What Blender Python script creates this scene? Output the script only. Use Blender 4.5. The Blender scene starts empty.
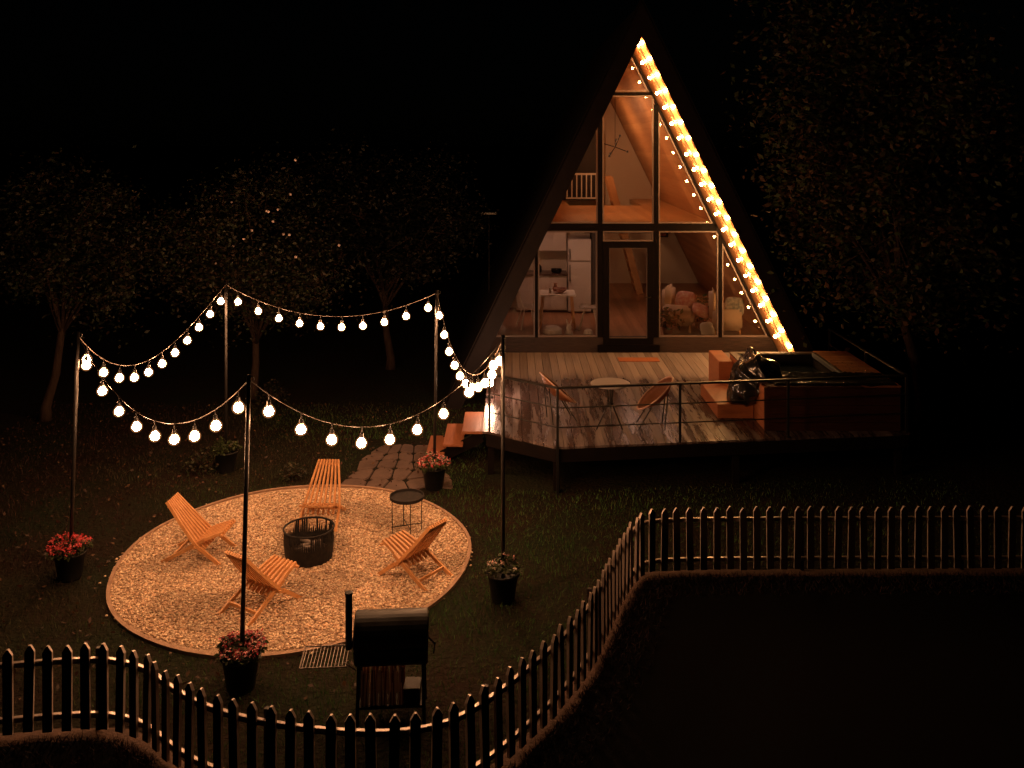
import bpy, bmesh, math, random
import numpy as np
from mathutils import Vector, Matrix, noise
random.seed(7); rng = np.random.default_rng(7)
R = math.radians
scene = bpy.context.scene
col = scene.collection
F, CX, HY, CH = 918.0, 512.0, 137.0, 4.95      # lens in pixels, image centre, horizon row, camera height
DZ = .65                                        # deck level

def gp(px, py, z=0.0):
    "world point at height z seen at a photo pixel"
    Y = F*(CH-z)/(py-HY)
    return Vector(((px-CX)/F*Y, Y, z))

# ------------------------------------------------------------------ materials
MATS = {}
def mat(name, color, rough=.6, metal=0., var=None, scale=8., bump=0., bscale=40., spec=.5, stretch=None, rvar=0., coat=0.):
    if name in MATS: return MATS[name]
    m = bpy.data.materials.new(name); m.use_nodes = True
    nt = m.node_tree; N = nt.nodes; L = nt.links
    b = N['Principled BSDF']
    b.inputs['Base Color'].default_value = (*color, 1); b.inputs['Roughness'].default_value = rough
    b.inputs['Metallic'].default_value = metal; b.inputs['Specular IOR Level'].default_value = spec
    b.inputs['Coat Weight'].default_value = coat
    tc = N.new('ShaderNodeTexCoord'); mp = N.new('ShaderNodeMapping'); L.new(tc.outputs['Object'], mp.inputs[0])
    if stretch: mp.inputs['Scale'].default_value = stretch
    if var or rvar:
        n = N.new('ShaderNodeTexNoise'); n.inputs['Scale'].default_value = scale; n.inputs['Detail'].default_value = 6
        n.inputs['Roughness'].default_value = .65
        L.new(mp.outputs[0], n.inputs[0])
        if var:
            r = N.new('ShaderNodeValToRGB'); L.new(n.outputs[0], r.inputs[0])
            r.color_ramp.elements[0].position = .32; r.color_ramp.elements[1].position = .7
            r.color_ramp.elements[0].color = (*color, 1); r.color_ramp.elements[1].color = (*var, 1)
            L.new(r.outputs[0], b.inputs['Base Color'])
        if rvar:
            q = N.new('ShaderNodeMapRange'); L.new(n.outputs[0], q.inputs[0])
            q.inputs[1].default_value = .35; q.inputs[2].default_value = .65
            q.inputs[3].default_value = rough-rvar; q.inputs[4].default_value = rough+rvar
            L.new(q.outputs[0], b.inputs['Roughness'])
    if bump:
        n2 = N.new('ShaderNodeTexNoise'); n2.inputs['Scale'].default_value = bscale; n2.inputs['Detail'].default_value = 5
        L.new(mp.outputs[0], n2.inputs[0])
        bp = N.new('ShaderNodeBump'); bp.inputs['Strength'].default_value = bump; bp.inputs['Distance'].default_value = .02
        L.new(n2.outputs[0], bp.inputs['Height']); L.new(bp.outputs[0], b.inputs['Normal'])
    MATS[name] = m
    return m

def emis(name, color, strength):
    if name in MATS: return MATS[name]
    m = bpy.data.materials.new(name); m.use_nodes = True
    nt = m.node_tree; nt.nodes.clear()
    o = nt.nodes.new('ShaderNodeOutputMaterial'); e = nt.nodes.new('ShaderNodeEmission')
    e.inputs[0].default_value = (*color, 1); e.inputs[1].default_value = strength
    nt.links.new(e.outputs[0], o.inputs[0]); MATS[name] = m
    return m

def vcol_mat(name, rough=.8, mul=(1,1,1), trans=0.):
    "colour read from the mesh's own per-piece random tint (pebbles, leaves)"
    m = bpy.data.materials.new(name); m.use_nodes = True
    N = m.node_tree.nodes; L = m.node_tree.links; b = N['Principled BSDF']
    a = N.new('ShaderNodeAttribute'); a.attribute_name = 'tint'
    L.new(a.outputs['Color'], b.inputs['Base Color']); b.inputs['Roughness'].default_value = rough
    b.inputs['Specular IOR Level'].default_value = .3
    if trans:
        t = N.new('ShaderNodeBsdfTranslucent'); L.new(a.outputs['Color'], t.inputs[0])
        mx = N.new('ShaderNodeMixShader'); mx.inputs[0].default_value = trans
        L.new(b.outputs[0], mx.inputs[1]); L.new(t.outputs[0], mx.inputs[2])
        L.new(mx.outputs[0], N['Material Output'].inputs[0])
    MATS[name] = m
    return m

def plank_mat(name, c1, c2, width, axis='X', rough=.6, grain=(30,1.5,30), wet=None, bump=.15):
    "boards of a given width, each with its own tone, plus grain"
    m = bpy.data.materials.new(name); m.use_nodes = True
    N = m.node_tree.nodes; L = m.node_tree.links; b = N['Principled BSDF']
    tc = N.new('ShaderNodeTexCoord'); sp = N.new('ShaderNodeSeparateXYZ'); L.new(tc.outputs['Object'], sp.inputs[0])
    dv = N.new('ShaderNodeMath'); dv.operation = 'DIVIDE'; L.new(sp.outputs[axis], dv.inputs[0]); dv.inputs[1].default_value = width
    fl = N.new('ShaderNodeMath'); fl.operation = 'FLOOR'; L.new(dv.outputs[0], fl.inputs[0])
    wn = N.new('ShaderNodeTexWhiteNoise'); wn.noise_dimensions = '1D'; L.new(fl.outputs[0], wn.inputs['W'])
    mp = N.new('ShaderNodeMapping'); mp.inputs['Scale'].default_value = grain; L.new(tc.outputs['Object'], mp.inputs[0])
    cb = N.new('ShaderNodeCombineXYZ'); mu = N.new('ShaderNodeMath'); mu.operation = 'MULTIPLY'; mu.inputs[1].default_value = 37
    L.new(wn.outputs[0], mu.inputs[0]); L.new(mu.outputs[0], cb.inputs[0]); L.new(mu.outputs[0], cb.inputs[1]); L.new(mu.outputs[0], cb.inputs[2])
    ad = N.new('ShaderNodeVectorMath'); L.new(mp.outputs[0], ad.inputs[0]); L.new(cb.outputs[0], ad.inputs[1])
    n = N.new('ShaderNodeTexNoise'); n.inputs['Scale'].default_value = 1; n.inputs['Detail'].default_value = 6; L.new(ad.outputs[0], n.inputs[0])
    ma = N.new('ShaderNodeMath'); ma.operation = 'MULTIPLY_ADD'; L.new(wn.outputs[0], ma.inputs[0]); ma.inputs[1].default_value = .45
    m2 = N.new('ShaderNodeMath'); m2.operation = 'MULTIPLY'; L.new(n.outputs[0], m2.inputs[0]); m2.inputs[1].default_value = .75
    L.new(m2.outputs[0], ma.inputs[2])
    r = N.new('ShaderNodeValToRGB'); L.new(ma.outputs[0], r.inputs[0])
    r.color_ramp.elements[0].position = .25; r.color_ramp.elements[1].position = .85
    r.color_ramp.elements[0].color = (*c1, 1); r.color_ramp.elements[1].color = (*c2, 1)
    b.inputs['Roughness'].default_value = rough
    # groove between boards
    fr = N.new('ShaderNodeMath'); fr.operation = 'FRACT'; L.new(dv.outputs[0], fr.inputs[0])
    pp = N.new('ShaderNodeMath'); pp.operation = 'PINGPONG'; pp.inputs[1].default_value = .5; L.new(dv.outputs[0], pp.inputs[0])
    gt = N.new('ShaderNodeMath'); gt.operation = 'GREATER_THAN'; gt.inputs[1].default_value = .035; L.new(pp.outputs[0], gt.inputs[0])
    ha = N.new('ShaderNodeMath'); ha.operation = 'MULTIPLY_ADD'; L.new(n.outputs[0], ha.inputs[0]); ha.inputs[1].default_value = .25; L.new(gt.outputs[0], ha.inputs[2])
    bp = N.new('ShaderNodeBump'); bp.inputs['Strength'].default_value = bump; bp.inputs['Distance'].default_value = .01
    L.new(ha.outputs[0], bp.inputs['Height']); L.new(bp.outputs[0], b.inputs['Normal'])
    out = r.outputs[0]
    if wet:
        # rain-wet boards: darker and glossy in streaks beyond the overhang line y = wet
        mp2 = N.new('ShaderNodeMapping'); mp2.inputs['Scale'].default_value = (6.5, .6, 1); mp2.inputs['Rotation'].default_value = (0,0,R(-7)); L.new(tc.outputs['Object'], mp2.inputs[0])
        n2 = N.new('ShaderNodeTexNoise'); n2.inputs['Scale'].default_value = 1; n2.inputs['Detail'].default_value = 7; n2.inputs['Roughness'].default_value = .7; L.new(mp2.outputs[0], n2.inputs[0])
        dd = N.new('ShaderNodeMapRange'); L.new(sp.outputs['Y'], dd.inputs[0])
        dd.inputs[1].default_value = wet-.7; dd.inputs[2].default_value = wet+.35; dd.inputs[3].default_value = 0; dd.inputs[4].default_value = .5
        s = N.new('ShaderNodeMath'); s.operation = 'ADD'; L.new(n2.outputs[0], s.inputs[0]); L.new(dd.outputs[0], s.inputs[1])
        dry = N.new('ShaderNodeMapRange'); L.new(s.outputs[0], dry.inputs[0]); dry.inputs[1].default_value = .46; dry.inputs[2].default_value = .70
        mx = N.new('ShaderNodeMix'); mx.data_type = 'RGBA'; mx.blend_type = 'MULTIPLY'; mx.inputs[0].default_value = 1
        wr = N.new('ShaderNodeValToRGB'); L.new(dry.outputs[0], wr.inputs[0])
        wr.color_ramp.elements[0].color = (.23,.185,.18,1); wr.color_ramp.elements[1].color = (1,1,1,1)
        L.new(out, mx.inputs[6]); L.new(wr.outputs[0], mx.inputs[7]); out = mx.outputs[2]
        rr = N.new('ShaderNodeMapRange'); L.new(dry.outputs[0], rr.inputs[0]); rr.inputs[3].default_value = .22; rr.inputs[4].default_value = .62
        L.new(rr.outputs[0], b.inputs['Roughness'])
    L.new(out, b.inputs['Base Color'])
    MATS[name] = m
    return m

M = MATS
mat('black_metal', (.02,.02,.02), .4, .6, rvar=.1)
mat('pole_metal', (.014,.013,.013), .4, .1, spec=.35, rvar=.08)
mat('soot_metal', (.012,.012,.013), .75, .2, spec=.2, var=(.03,.025,.022), scale=20)
mat('grill_metal', (.004,.004,.004), .4, .0, spec=.16, rvar=.1)
mat('cable', (.06,.045,.035), .5)
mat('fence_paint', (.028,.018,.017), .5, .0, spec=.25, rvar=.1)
mat('edge_highlight', (.42,.35,.31), .4, .3, rvar=.08)  # pale colour paints the bright highlight line along the picket edges
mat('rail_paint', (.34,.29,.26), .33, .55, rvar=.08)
mat('chair_wood', (.50,.23,.085), .5, var=(.66,.36,.15), scale=5, stretch=(3,3,3), bump=.1, bscale=60)
mat('step_wood', (.22,.08,.035), .55, var=(.30,.11,.05), scale=4, stretch=(8,1,8), bump=.1)
mat('tub_wood', (.30,.10,.042), .42, var=(.42,.155,.065), scale=3, stretch=(1.5,1.5,14), bump=.12)
mat('frame_paint', (.004,.003,.003), .5, spec=.06, rvar=.08)
mat('frame_light', (.17,.13,.12), .4)
mat('fascia_paint', (.007,.005,.005), .6, var=(.012,.008,.007), scale=6, spec=.1)
mat('plinth_paint', (.024,.016,.015), .5, spec=.2, var=(.05,.035,.03), scale=6, stretch=(1,1,8))
mat('roof_sheet', (.014,.014,.016), .7, spec=.2)
mat('cream_wall', (.62,.52,.42), .8, var=(.66,.56,.46), scale=2)
mat('inner_wood', (.40,.20,.095), .5, var=(.5,.27,.14), scale=4, stretch=(1,8,1))
mat('kitchen_white', (.52,.45,.40), .45)
mat('fridge', (.45,.40,.37), .32)
mat('dark_void', (.03,.022,.02), .6)
mat('counter', (.07,.035,.025), .3)
mat('white_plastic', (.7,.65,.58), .35)
mat('white_cloth', (.62,.54,.47), .9)
mat('beige_cloth', (.50,.36,.26), .9, bump=.2, bscale=60)
mat('red_cloth', (.30,.06,.045), .9, var=(.42,.30,.24), scale=14)
mat('teal_cloth', (.12,.16,.15), .9, var=(.5,.44,.38), scale=16)
mat('leaf_dark', (.04,.06,.03), .6, var=(.07,.10,.04))
mat('terracotta', (.3,.12,.07), .7)
mat('vinyl', (.012,.012,.013), .24, coat=.5)
mat('liner', (.16,.18,.20), .3)
mat('rattan', (.22,.08,.035), .55, var=(.30,.12,.05), scale=40, bump=.5, bscale=90)
mat('ring_metal', (.45,.27,.2), .35, .3)
mat('stone', (.07,.045,.036), .75, var=(.12,.08,.065), scale=3, bump=.3, bscale=14)
mat('pot', (.007,.007,.007), .5, spec=.3)
mat('mat_rust', (.36,.12,.045), .95, var=(.42,.16,.07), scale=60)
mat('bark', (.022,.014,.011), .9, spec=.1, var=(.045,.03,.022), scale=6, bump=.6, bscale=20, stretch=(3,3,.6))
mat('edge_stone', (.24,.15,.10), .8, var=(.36,.24,.16), scale=9, bump=.3)
mat('ash', (.12,.10,.09), .95, var=(.2,.17,.15), scale=20)
mat('strip_soil', (.05,.028,.018), .95, var=(.11,.06,.04), scale=14, bump=.7, bscale=45)
emis('bulb_glow', (1,.48,.225), 245)
m_=bpy.data.materials.new('halo_glass'); m_.use_nodes=True; N_=m_.node_tree.nodes; N_.clear(); a_=N_.new('ShaderNodeBsdfTransparent'); b_=N_.new('ShaderNodeEmission'); c_=N_.new('ShaderNodeAddShader'); d_=N_.new('ShaderNodeOutputMaterial')
a_.inputs[0].default_value=(.97,.93,.88,1); b_.inputs[0].default_value=(1,.42,.16,1); b_.inputs[1].default_value=.17  # weak emission in the shell imitates a warm halo round each bulb
for x_,y_ in ((a_.outputs[0],c_.inputs[0]),(b_.outputs[0],c_.inputs[1]),(c_.outputs[0],d_.inputs[0])): m_.node_tree.links.new(x_,y_)
MATS['halo_glass']=m_
emis('roof_bulb_glow', (1,.48,.16), 270)
emis('lamp_glow', (1,.50,.32), 54)
emis('loft_lamp_glow', (1,.46,.2), 135)
emis('small_glow', (1,.5,.25), .06)

def glass(name):
    m = bpy.data.materials.new(name); m.use_nodes = True
    nt = m.node_tree; N = nt.nodes; N.clear()
    o = N.new('ShaderNodeOutputMaterial'); t = N.new('ShaderNodeBsdfTransparent'); g = N.new('ShaderNodeBsdfGlossy')
    g.inputs['Roughness'].default_value = 0; t.inputs[0].default_value = (.93,.93,.92,1)
    f = N.new('ShaderNodeFresnel'); f.inputs[0].default_value = 1.5; mx = N.new('ShaderNodeMixShader')
    nt.links.new(f.outputs[0], mx.inputs[0]); nt.links.new(t.outputs[0], mx.inputs[1]); nt.links.new(g.outputs[0], mx.inputs[2])
    nt.links.new(mx.outputs[0], o.inputs[0]); MATS[name] = m
glass('pane_glass')

# ------------------------------------------------------------------ mesh helpers
def obj(name, bm, m, parent=None, smooth=False, label=None):
    me = bpy.data.meshes.new(name); bm.normal_update(); bm.to_mesh(me); bm.free()
    for x in (m if isinstance(m, (list, tuple)) else [m]): me.materials.append(MATS[x] if isinstance(x, str) else x)
    if smooth:
        for p in me.polygons: p.use_smooth = True
    o = bpy.data.objects.new(name, me); col.objects.link(o)
    if parent: o.parent = parent
    if label: o['label'] = label
    return o
def tag(o, label, cat, group=None, kind=None):
    if label: o['label'] = label
    if cat: o['category'] = cat
    if group: o['group'] = group
    if kind: o['kind'] = kind
    return o
def thing(name, label, cat, loc=(0,0,0), rz=0, group=None):
    o = bpy.data.objects.new(name, None); o.empty_display_size = .1; col.objects.link(o)
    o.location = loc; o.rotation_euler = (0,0,rz); return tag(o, label, cat, group)
def copy_tree(o, parent=None):
    c = o.copy(); col.objects.link(c); c.parent = parent
    for ch in list(o.children): copy_tree(ch, c)
    return c
def box(bm, x0, x1, y0, y1, z0, z1, bevel=0, rot=None, mi=0):
    r = bmesh.ops.create_cube(bm, size=1)
    vs = r['verts']
    for v in vs: v.co = Vector((x0+(v.co.x+.5)*(x1-x0), y0+(v.co.y+.5)*(y1-y0), z0+(v.co.z+.5)*(z1-z0)))
    fs = list({f for v in vs for f in v.link_faces})
    for f in fs: f.material_index = mi
    if bevel:
        es = list({e for v in vs for e in v.link_edges})
        rr = bmesh.ops.bevel(bm, geom=es, offset=bevel, segments=2, affect='EDGES')
        vs = list({v for f in rr['faces'] for v in f.verts} | {v for v in vs if v.is_valid})
    if rot: bmesh.ops.transform(bm, matrix=rot, verts=[v for v in vs if v.is_valid])
    return bm
def BX(*a, **k): return box(bmesh.new(), *a, **k)
def bar(bm, p, q, w, h=None, up=(0,0,1), mi=0):
    "rectangular bar from p to q"
    h = h or w; p = Vector(p); q = Vector(q); d = (q-p).normalized(); u = Vector(up)
    if abs(d.dot(u)) > .99: u = Vector((0,1,0))
    s = d.cross(u).normalized(); u = s.cross(d)
    vs = [bm.verts.new(c + s*a*w/2 + u*b*h/2) for c in (p,q) for a,b in ((-1,-1),(1,-1),(1,1),(-1,1))]
    for f in ((3,2,1,0),(4,5,6,7),(0,1,5,4),(1,2,6,5),(2,3,7,6),(3,0,4,7)):
        bm.faces.new([vs[i] for i in f]).material_index = mi
    return bm
def tube(bm, pts, r, n=8, cap=True):
    pts = [Vector(p) for p in pts]; rs = r if isinstance(r, (list,tuple)) else [r]*len(pts)
    rings = []; prev = None
    for i, p in enumerate(pts):
        d = (pts[min(i+1,len(pts)-1)]-pts[max(i-1,0)]).normalized()
        if prev is None:
            u = Vector((0,0,1)) if abs(d.z) < .9 else Vector((1,0,0))
            s = d.cross(u).normalized()
        else: s = (prev - d*prev.dot(d)).normalized()
        prev = s; u = s.cross(d)
        rings.append([bm.verts.new(p + (s*math.cos(a)+u*math.sin(a))*rs[i]) for a in [2*math.pi*k/n for k in range(n)]])
    for a, b in zip(rings, rings[1:]):
        for k in range(n): bm.faces.new((a[k], a[(k+1)%n], b[(k+1)%n], b[k]))
    if cap: bm.faces.new(rings[0][::-1]); bm.faces.new(rings[-1])
    return bm
def lathe(bm, prof, n=24, c=(0,0,0), cap=True):
    rings = []
    for r, z in prof: rings.append([bm.verts.new((c[0]+r*math.cos(2*math.pi*k/n), c[1]+r*math.sin(2*math.pi*k/n), c[2]+z)) for k in range(n)])
    for a, b in zip(rings, rings[1:]):
        for k in range(n): bm.faces.new((a[k], a[(k+1)%n], b[(k+1)%n], b[k]))
    if cap and prof[0][0] > 1e-4: bm.faces.new(rings[0][::-1])
    if cap and prof[-1][0] > 1e-4: bm.faces.new(rings[-1])
    return bm
def prism(bm, poly, y0, y1, mi=0):
    "polygon in (x, z) pushed from y0 to y1"
    a = [bm.verts.new((x,y0,z)) for x,z in poly]; b = [bm.verts.new((x,y1,z)) for x,z in poly]
    n = len(poly); bm.faces.new(a).material_index = mi; bm.faces.new(b[::-1]).material_index = mi
    for i in range(n): bm.faces.new((a[(i+1)%n], a[i], b[i], b[(i+1)%n])).material_index = mi
    return bm
def area2(p): return sum(p[i][0]*p[(i+1)%len(p)][1]-p[(i+1)%len(p)][0]*p[i][1] for i in range(len(p)))
def inset(poly, d):
    if area2(poly) < 0: poly = poly[::-1]
    n = len(poly); lines = []
    for i in range(n):
        (x0,z0),(x1,z1) = poly[i], poly[(i+1)%n]; l = math.hypot(x1-x0, z1-z0)
        nx, nz = -(z1-z0)/l, (x1-x0)/l; lines.append((nx, nz, nx*x0+nz*z0+d))
    out = []
    for i in range(n):
        a, b = lines[i-1], lines[i]; det = a[0]*b[1]-a[1]*b[0]
        out.append(((a[2]*b[1]-a[1]*b[2])/det, (a[0]*b[2]-a[2]*b[0])/det))
    return out
def ring(bm, poly, d, y0, y1, mi=0):
    if area2(poly) < 0: poly = poly[::-1]
    q = inset(poly, d); n = len(poly)
    A = [[bm.verts.new((x,y,z)) for x,z in pl] for y in (y0,y1) for pl in (poly,q)]
    for i in range(n):
        j = (i+1)%n
        for f in ((A[0][i],A[0][j],A[1][j],A[1][i]), (A[3][i],A[3][j],A[2][j],A[2][i]), (A[2][i],A[2][j],A[0][j],A[0][i]), (A[1][i],A[1][j],A[3][j],A[3][i])):
            bm.faces.new(f).material_index = mi
    return bm
def soup(name, V, Fc, tint=None, m=None, parent=None, smooth=False):
    "one mesh from numpy arrays of vertices and equal-sized faces"
    me = bpy.data.meshes.new(name); nv, nf, k = len(V), len(Fc), Fc.shape[1]
    me.vertices.add(nv); me.vertices.foreach_set('co', V.astype(np.float32).ravel())
    me.loops.add(nf*k); me.loops.foreach_set('vertex_index', Fc.astype(np.int32).ravel())
    me.polygons.add(nf); me.polygons.foreach_set('loop_start', np.arange(0, nf*k, k, dtype=np.int32))
    me.update(calc_edges=True)
    if tint is not None:
        at = me.color_attributes.new('tint', 'FLOAT_COLOR', 'POINT')
        at.data.foreach_set('color', np.concatenate([tint, np.ones((nv,1))], 1).astype(np.float32).ravel())
    if smooth: me.polygons.foreach_set('use_smooth', np.ones(nf, dtype=bool))
    me.materials.append(MATS[m]); o = bpy.data.objects.new(name, me); col.objects.link(o)
    if parent: o.parent = parent
    return o
vcol_mat('leaf_tint', .55, trans=.3); vcol_mat('pebble_tint', .75); vcol_mat('grass_tint', .7, trans=.2); vcol_mat('petal_tint', .6, trans=.2)

def leaves(name, centres, size, cols, m, parent=None, per=1, up=.3, kind=None):
    "small folded leaf faces at given centres"
    C = np.repeat(np.asarray(centres), per, 0); n = len(C)
    d = rng.normal(size=(n,3)); d[:,2] = d[:,2]*.6 - .1; d /= np.linalg.norm(d, axis=1)[:,None]
    e = rng.normal(size=(n,3)); e[:,2] *= .5; e -= d*(e*d).sum(1)[:,None]; e /= np.linalg.norm(e, axis=1)[:,None]
    s = (size*(.6+.8*rng.random(n)))[:,None]; nn = np.cross(d, e)
    V = np.stack([C, C+d*s*.5+e*s*.28+nn*s*.08, C+d*s, C+d*s*.5-e*s*.28+nn*s*.08], 1).reshape(-1,3)
    Fc = np.arange(n*4).reshape(-1,4)
    cols = np.asarray(cols); T = cols[rng.integers(0,len(cols),n)]*(.75+.5*rng.random((n,1)))
    o = soup(name, V, Fc, np.repeat(T,4,0), m, parent)
    if kind: o['kind'] = kind
    return o

# ------------------------------------------------------------------ camera, world
cam = bpy.data.cameras.new('camera'); cam.sensor_width = 36; cam.lens = F/1024*36; cam.shift_y = -(384-HY)/1024; cam.clip_end = 800; cam.clip_start = .1
co = bpy.data.objects.new('camera', cam); col.objects.link(co); co.location = (0,0,CH); co.rotation_euler = (R(90),0,0); scene.camera = co
w = bpy.data.worlds.new('World'); scene.world = w; w.use_nodes = True
sky = w.node_tree.nodes.new('ShaderNodeTexSky'); sky.sky_type = 'NISHITA'; sky.sun_disc = False; sky.sun_elevation = R(15); sky.sun_rotation = R(200)
w.node_tree.links.new(sky.outputs[0], w.node_tree.nodes['Background'].inputs[0]); w.node_tree.nodes['Background'].inputs[1].default_value = .00004
sl = bpy.data.lights.new('moon', 'SUN'); sl.energy = .0015; sl.angle = R(.5); so = bpy.data.objects.new('moon', sl); col.objects.link(so); so.rotation_euler = (R(50),0,R(20))
vs_ = scene.view_settings; vs_.view_transform = 'Standard'; vs_.look = 'None'; vs_.gamma = 1; vs_.exposure = 0
scene.cycles.use_denoising = True; scene.cycles.sample_clamp_indirect = 3; scene.cycles.max_bounces = 6; scene.cycles.transparent_max_bounces = 12
scene.cycles.caustics_reflective = False; scene.cycles.caustics_refractive = False

# ------------------------------------------------------------------ ground
GC = Vector((-2.545, 10.85)); GR = 2.065            # the round gravel bed
fence_px = [(-70,652),(0,648),(60,643.5),(110,643),(145,652),(170,669),(200,685),(250,700),(330,711),(400,712),(450,702),(490,680),(530,650),(560,624),(590,590),(610,555),(622,532),(634,517),(650,509),(700,506.5),(860,505.5),(1024,505),(1110,505)]
fp = [gp(x,y,.77) for x,y in fence_px]
def smooth_path(P, step):
    dense = []
    for i in range(len(P)-1):
        p0,p1,p2,p3 = P[max(i-1,0)],P[i],P[i+1],P[min(i+2,len(P)-1)]
        for k in range(40):
            t = k/40; dense.append(.5*((2*p1)+(p2-p0)*t+(2*p0-5*p1+4*p2-p3)*t*t+(3*p1-p0-3*p2+p3)*t**3))
    dense.append(P[-1]); out=[dense[0]]; acc=0
    for a,b in zip(dense,dense[1:]):
        l=(b-a).length
        while acc+l>=step:
            t=(step-acc)/l; a=a.lerp(b,t); out.append(a.copy()); l=(b-a).length; acc=0
        acc+=l
    return out
path = [Vector((p.x,p.y,0)) for p in smooth_path(fp, .05)]

def lawn_mat():
    m = bpy.data.materials.new('lawn_soil'); m.use_nodes = True
    N = m.node_tree.nodes; L = m.node_tree.links; b = N['Principled BSDF']; b.inputs['Roughness'].default_value = .95; b.inputs['Specular IOR Level'].default_value = .1
    tc = N.new('ShaderNodeTexCoord'); n = N.new('ShaderNodeTexNoise'); n.inputs['Scale'].default_value = .7; n.inputs['Detail'].default_value = 8; n.inputs['Roughness'].default_value = .7
    L.new(tc.outputs['Object'], n.inputs[0]); r = N.new('ShaderNodeValToRGB'); L.new(n.outputs[0], r.inputs[0])
    r.color_ramp.elements[0].position = .35; r.color_ramp.elements[1].position = .65
    r.color_ramp.elements[0].color = (.014,.0075,.005,1); r.color_ramp.elements[1].color = (.009,.013,.006,1)
    L.new(r.outputs[0], b.inputs['Base Color'])
    n2 = N.new('ShaderNodeTexNoise'); n2.inputs['Scale'].default_value = 18; n2.inputs['Detail'].default_value = 6; L.new(tc.outputs['Object'], n2.inputs[0])
    bp = N.new('ShaderNodeBump'); bp.inputs['Distance'].default_value = .04; L.new(n2.outputs[0], bp.inputs['Height']); L.new(bp.outputs[0], b.inputs['Normal'])
    MATS['lawn_soil'] = m
lawn_mat()
bm = bmesh.new()
vv = [bm.verts.new(v) for v in ((-300,-60,0),(300,-60,0),(300,500,0),(-300,500,0))]; bm.faces.new(vv)
tag(obj('ground', bm, 'lawn_soil'), 'dark lawn around the house and the gravel circle', None, kind='structure')
mat('dark_ground', (.0022,.002,.002), .9, spec=.05, var=(.0035,.003,.003), scale=30, bump=.3, bscale=80)  # near-black colour stands in for the dark beyond the fence
# sheet from the fence line towards the viewer, darkness put into its colour
bm = bmesh.new(); edge = []
for i in range(0, len(path), 4):
    p = path[i]; t=(path[min(i+1,len(path)-1)]-path[max(i-1,0)]).normalized(); nrm = Vector((t.y,-t.x,0))
    edge.append(p+nrm*.07+Vector((0,0,.004)))
poly = [Vector((-80,edge[0].y,.004))]+edge+[Vector((80,edge[-1].y,.004)), Vector((80,-40,.004)), Vector((-80,-40,.004))]
f = bm.faces.new([bm.verts.new(p) for p in poly]); bmesh.ops.triangulate(bm, faces=[f])
tag(obj('outer_ground', bm, 'dark_ground'), 'dark ground outside the curving fence', None, kind='structure')
# strip of bare soil the fence stands in
bm = bmesh.new(); pr = None
for i in range(0, len(path), 2):
    p = path[i]; t=(path[min(i+1,len(path)-1)]-path[max(i-1,0)]).normalized(); nrm = Vector((t.y,-t.x,0))
    j = .03*noise.noise(p*3); k = .02*noise.noise(p*3.7+Vector((5,5,5)))+.012*noise.noise(p*19)
    row = [bm.verts.new(p+nrm*o_+Vector((0,0,z))) for o_,z in ((-.10+j,.006),(-.04,.022),(.03,.022),(.075+k*2.2,.006))]
    if pr:
        for a in range(3): bm.faces.new((pr[a],row[a],row[a+1],pr[a+1]))
    pr = row
tag(obj('kerb', bm, 'strip_soil', smooth=True), 'low strip of bare soil and grit along the fence foot', None, kind='structure')

# gravel bed: base disc, border, pebbles
mat('gravel_base', (.26,.18,.12), .95, var=(.48,.35,.24), scale=45, bump=.9, bscale=60)
bm = bmesh.new(); n=96
rad = lambda a: GR*(1.003-.025*math.cos(2*a)+.006*math.sin(3*a+1)+.004*math.sin(7*a))
bm.faces.new([bm.verts.new((GC.x+rad(2*math.pi*k/n)*math.cos(2*math.pi*k/n), GC.y+rad(2*math.pi*k/n)*math.sin(2*math.pi*k/n), .012)) for k in range(n)])
tag(obj('gravel_bed', bm, 'gravel_base'), 'round bed of pale gravel', None, kind='structure')
bm = bmesh.new(); pr=None; rows=[]
for k in range(n):
    a = 2*math.pi*k/n; r_=rad(a)
    rows.append([bm.verts.new((GC.x+(r_+d)*math.cos(a), GC.y+(r_+d)*math.sin(a), z)) for d,z in ((-.01,0),(-.01,.035),(.03,.035),(.03,0))])
for k in range(n):
    a,b=rows[k],rows[(k+1)%n]
    for j in range(3): bm.faces.new((a[j],b[j],b[j+1],a[j+1]))
tag(obj('gravel_edging', bm, 'edge_stone'), 'thin low edging band round the gravel circle', 'edging')
ico = bmesh.new(); bmesh.ops.create_icosphere(ico, subdivisions=1, radius=1); ico.verts.ensure_lookup_table()
IV = np.array([v.co[:] for v in ico.verts]); IF = np.array([[v.index for v in f.verts] for f in ico.faces]); ico.free()
n = 34000; a = rng.random(n)*2*np.pi; r_ = np.sqrt(rng.random(n))*(GR-.02); r_[:60] = GR+.0+.10*rng.random(60)**2
P = np.stack([GC.x+r_*np.cos(a), GC.y+r_*np.sin(a), .012+.012*rng.random(n)],1)
S = (.008+.008*rng.random((n,1)))*np.stack([.8+.6*rng.random(n), .7+.5*rng.random(n), .5+.3*rng.random(n)],1)
an = rng.random(n)*np.pi; ca, sa = np.cos(an)[:,None], np.sin(an)[:,None]
V = IV[None]*S[:,None]*(1+.22*rng.normal(size=(n,12,1)))
X = V[:,:,0]*ca-V[:,:,1]*sa; Y = V[:,:,0]*sa+V[:,:,1]*ca; V = np.stack([X,Y,V[:,:,2]],2)+P[:,None]
pal = np.array([(.76,.58,.42),(.64,.47,.33),(.82,.66,.48),(.50,.33,.23),(.70,.46,.30),(.34,.22,.14),(.66,.48,.34)])
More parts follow.
